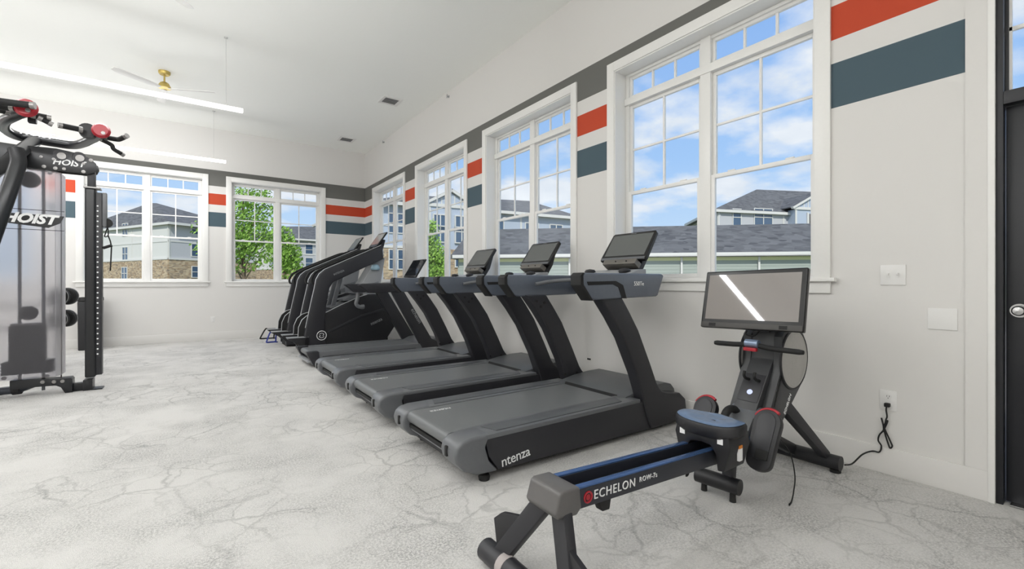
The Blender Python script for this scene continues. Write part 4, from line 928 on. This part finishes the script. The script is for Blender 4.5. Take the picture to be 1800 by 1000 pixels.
    for k in range(n):
        wide = k < 4
        x0_, x1_ = (q(4, 600)[0], q(93, 600)[0]) if wide else (xa, xb)
        done(MB().box(x0_, x1_, YC-.05, YC+.10, z0+hgt*k, z0+hgt*(k+1)-.006), 'weight_plate', RUBBER, bevel=.003)
    for x in (33, 75):
        xx = q(x, 500)[0]; done(MB().tube([(xx, YC+.03, .04), (xx, YC+.03, q(x, 300)[1])], .014, 12), 'guide_rod', GREY)
    for x, y, rr in ((50, 550, .075), (52, 316, .085)):
        p = onY(x, y, YC+.02); done(MB().lathe([(0, -rr)]+[(rr*math.cos(t), rr*math.sin(t)) for t in [math.radians(d) for d in range(-75, 76, 15)]]+[(0, rr)], p, 'z', 20), 'stop_ball', RUBBER)
    done(MB().box(q(20, 570)[0], q(76, 570)[0], YC-.04, YC+.09, zs, zs+.02), 'top_plate', CH_)
    cx_ = q(107, 500)[0]; done(MB().tube([(cx_, YC+.02, .08), (cx_-.004, YC+.02, q(107, 303)[1])], .005, 8), 'cable', mat('cable_brown', (90, 78, 70), .5))
    # logo on the shroud
    a = onY(49, 386, YS); lx, lz = a.x-O.x, a.z-O.z; ly = YS-YC-.003
    MB().prism([(lx-.27, lz+.03), (lx-.19, lz+.085), (lx-.15, lz+.06), (lx+.27, lz+.055), (lx+.24, lz-.02), (lx+.15, lz-.075), (lx-.18, lz-.04), (lx-.25, lz-.01)], ly-.001, ly+.001).build('logo_plate', BLACK, r)
    lettering('HOIST', frame((lx+.01, ly-.003, lz+.01), (1, 0, -.03), (0, 0, 1)), .135, WHITEINK, r, shear=.3, bold=.006)
    for dz in (.105, -.10): MB().box(lx-.27, lx+.27, ly-.001, ly+.001, lz+dz-.003, lz+dz+.003).build('logo_line', BLACK, r)
    # base
    bp = [(20, 668), (60, 665), (104, 664), (126, 662), (129, 665), (129, 689), (117, 690), (109, 679), (100, 676), (62, 679), (20, 684)]
    bs = done(MB().prism([q(x, y) for x, y in bp], YC-.06, YC+.08), 'base_plate', BM, bevel=.005)
    for x, y in ((75, 671.5), (95, 671), (110, 670), (83, 661), (7, 665)):
        px_, pz = q(x, y, YC-.06); done(MB().lathe([(0, 0), (.019, 0), (.017, -.008), (0, -.01)], (px_, YC-.06, pz), 'y', 14), 'bolt', CH_, bs)
    f1 = q(127, 674); f2 = q(152, 685)
    done(MB().box(f1[0], f2[0], YC-.02, YC+.06, f2[1], f1[1]), 'base_link', BM, bevel=.004)
    g1 = q(147, 667); g2 = q(164, 684); done(MB().box(g1[0], g2[0], YC-.05, YC+.11, max(0, g2[1]), g1[1]), 'column_foot', BM, bevel=.006)
    done(MB().box(g2[0]-.01, q(181, 683)[0], YC-.05, YC+.10, 0, .012), 'foot_plate', BM)
    p1 = onZ(-60, 700, .045); p2 = onZ(0, 688, .07); p3 = onZ(30, 684, .08); p4 = onZ(60, 674, .10)
    tb = done(MB().tube(spline([p1, p2, p3, p4], 5), .042, 16), 'base_tube', mat('steel_blue_tube', (52, 56, 64), .28, .3))
    done(MB().tube([p3-(p3-p2).normalized()*.03, p3+(p3-p2).normalized()*.03], .055, 18), 'tube_collar', RUBBER, tb)
    # trolley on the column
    tx = q(179, 350)[0]
    ty = done(MB().box(tx, q(187, 350)[0], YC+.01, YC+.09, q(180, 398)[1], q(180, 338)[1]), 'trolley', GREY, bevel=.008)
    hk = onY(188, 392, YC+.05); done(MB().lathe([(0, -.02), (.05, -.02), (.05, .02), (0, .02)], hk, 'y', 18), 'pulley', RUBBER, ty)
    lp = [onY(x, y, YC+.05) for x, y in ((189, 400), (186, 408), (184, 416), (190, 414), (190, 404), (189, 400))]
    done(MB().tube(spline(lp, 4), .006, 6), 'carabiner', RUBBER, ty)
    done(MB().tube([onY(x, y, YC+.05) for x, y in ((190, 414), (194, 424), (196, 434), (195, 455), (194, 476))], .007, 6), 'hook_cable', RUBBER, ty)
    done(MB().tube([onY(181, 436, YC+.05), onY(197, 431, YC+.05)], .016, 10), 'strap_handle', RUBBER, ty)
    # pull-up bar with horns
    ZB = 2.80
    path = [onZ(x, y, ZB) for x, y in ((44, 196), (24, 204), (8, 213), (8, 226), (28, 238), (60, 245), (95, 251), (128, 255), (150, 250), (180, 234))]
    bar = done(MB().tube(spline(path, 5), .048, 16), 'pull_up_bar', BM)
    c = onZ(66, 241, ZB); d = (onZ(95, 251, ZB)-onZ(35, 240, ZB)).normalized()
    lettering('HOIST', frame(tuple(c-O+Vector((0, -.046, .022))), tuple(d), (.0, .4, 1)), .09, WHITEINK, r, shear=.3, bold=.003)
    def knob(x, y, rr, nm):
        p = onZ(x, y, ZB+.02); pts = []
        k = done(MB().lathe([(0, -rr*.5), (rr*.75, -rr*.5), (rr, -rr*.1), (rr*.85, rr*.45), (0, rr*.6)], p, 'y', 24), nm, RED, bar)
        done(MB().lathe([(0, 0), (rr*.22, 0), (rr*.22, -.006), (0, -.006)], p+Vector((.02, -rr*.5, -.03)), 'y', 12), 'knob_pin', CH_, k)
    knob(46, 190, .085, 'red_pivot'); knob(178, 230, .08, 'red_pivot')
    def grip(pts, rad=.022, end=True):
        P = [onZ(x, y, ZB+dz) for x, y, dz in pts]; g = done(MB().tube(spline(P, 4), rad, 10), 'grip', RUBBER, bar)
        for e in ((P[0], P[1]), (P[-1], P[-2])):
            dd = (e[0]-e[1]).normalized(); done(MB().tube([e[0]-dd*.002, e[0]+dd*.03], rad*1.1, 10), 'grip_cap', CH_, g)
    grip([(-40, 172, .02), (0, 178, .02), (30, 182, .02), (54, 185, .02)], .030)
    grip([(-30, 190, 0), (0, 194, 0), (8, 196, 0)], .026)
    grip([(-20, 184, 0), (8, 189, 0), (18, 190, 0)], .026)
    grip([(62, 203, 0), (82, 207, 0)], .030)
    grip([(74, 210, -.03), (86, 216, -.05)], .022)
    grip([(109, 221, 0), (138, 227, 0)], .028)
    grip([(188, 242, 0), (206, 245, 0), (212, 244, 0), (220, 240, .02)], .026)
    grip([(180, 246, -.04), (196, 255, -.08), (200, 262, -.12), (213, 270, -.15)], .022)
    p = onZ(155, 231, ZB+.02); done(MB().lathe([(0, -.06), (.075, -.05), (.08, .03), (.05, .06), (0, .06)], p, 'y', 20), 'pivot_hub', BLACK, bar)
    done(MB().box(-.03, .03, -.03, .03, -.06, .06, M=Matrix.Translation(onZ(57, 206, ZB))), 'pivot_block', BLACK, bar, bevel=.01)
    # arm and post that carry the bar
    A = onZ(62, 247, ZB); Bp = onY(30, 270, YC-.25); Cp = onY(-12, 305, YC-.05); 
    done(MB().tube([A, Bp, Cp], .06, 16), 'bar_arm', BM)
    done(MB().tube(spline([onY(28, 262, YC-.30), onY(32, 282, YC-.32), onY(28, 300, YC-.35), onY(5, 365, YC-.45), onY(-25, 450, YC-.5), onY(-60, 560, YC-.5), onY(-80, 705, YC-.5)], 5), .062, 16), 'front_post', BM)
    return r
make_cage()
# ------------------------------------------------------------------ dumbbells on a rack behind the cage
RK = far(60, 540, 6.0)
rack = empty('dumbbell_rack', (RK.x, RK.y, 0), label='black two-tier dumbbell rack mostly hidden behind the cage shroud', cat='rack')
for z in (.56, .86): MB().box(-.52, .25, -.16, .16, z, z+.03).build('shelf', RUBBER, rack, bevel=.005)
for x in (-.50, .23):
    MB().strut((x, .12, 0), (x, .06, 1.0), .05, .05, up=(1, 0, 0)).build('rack_post', RUBBER, rack)
    MB().box(x-.025, x+.025, -.25, .25, 0, .04).build('rack_foot', RUBBER, rack)
def dumbbell(p, label):
    t = empty('dumbbell', p, -.30, label=label, cat='dumbbell', group='black dumbbells on the rack')
    for s in (-1, 1):
        h = MB().lathe([(0, s*.045), (.095, s*.045), (.112, s*.06), (.112, s*.11), (.09, s*.14), (0, s*.14)][::s], (0, 0, .112), 'y', 28).build('head', RUBBER, t)
        MB().lathe([(.086, s*.141), (.092, s*.136), (.1, s*.075), (.086, s*.141)][::s], (0, 0, .1), 'y', 28) if False else None
        rim = [Vector((.112*math.cos(2*math.pi*k/28), s*.112, .112+.112*math.sin(2*math.pi*k/28))) for k in range(29)]
        MB().tube(rim, .006, 6).build('head_ring', mat('ring_grey', (130, 130, 130), .4, .6), h)
    lettering('50', frame((0, -.1415, .115), (1, 0, 0), (0, 0, 1)), .06, GREYL, t)
    MB().tube([(0, -.05, .1), (0, .05, .1)], .017, 12).build('handle', STEEL, t)
d1 = RK+Vector((0, 0, 0)); a = far(111, 524, 6.0); b = far(109, 566, 6.0)
dumbbell((a.x, a.y, .89), 'black round-headed dumbbell on the upper tier beside the cage cable')
dumbbell((b.x, b.y, .59), 'black round-headed dumbbell on the lower tier beside the cage cable')
# ------------------------------------------------------------------ waste bin by the end wall
bn = empty('waste_bin', (-1.462, 10.87, 0), label='tall black waste bin standing against the end wall behind the column', cat='bin')
MB().loft([[Vector((sx*w, sy*d, z)) for sx, sy in ((-1, -1), (1, -1), (1, 1), (-1, 1))] for w, d, z in ((.145, .15, 0), (.152, .16, .86))]).build('bin_body', BLACK, bn, bevel=.02, seg=3)
MB().box(-.158, .158, -.166, .166, .86, .93).build('bin_lid', RUBBER, bn, bevel=.015)
MB().box(-.11, .11, -.1675, -.164, .875, .915).build('lid_opening', BLACK, bn)
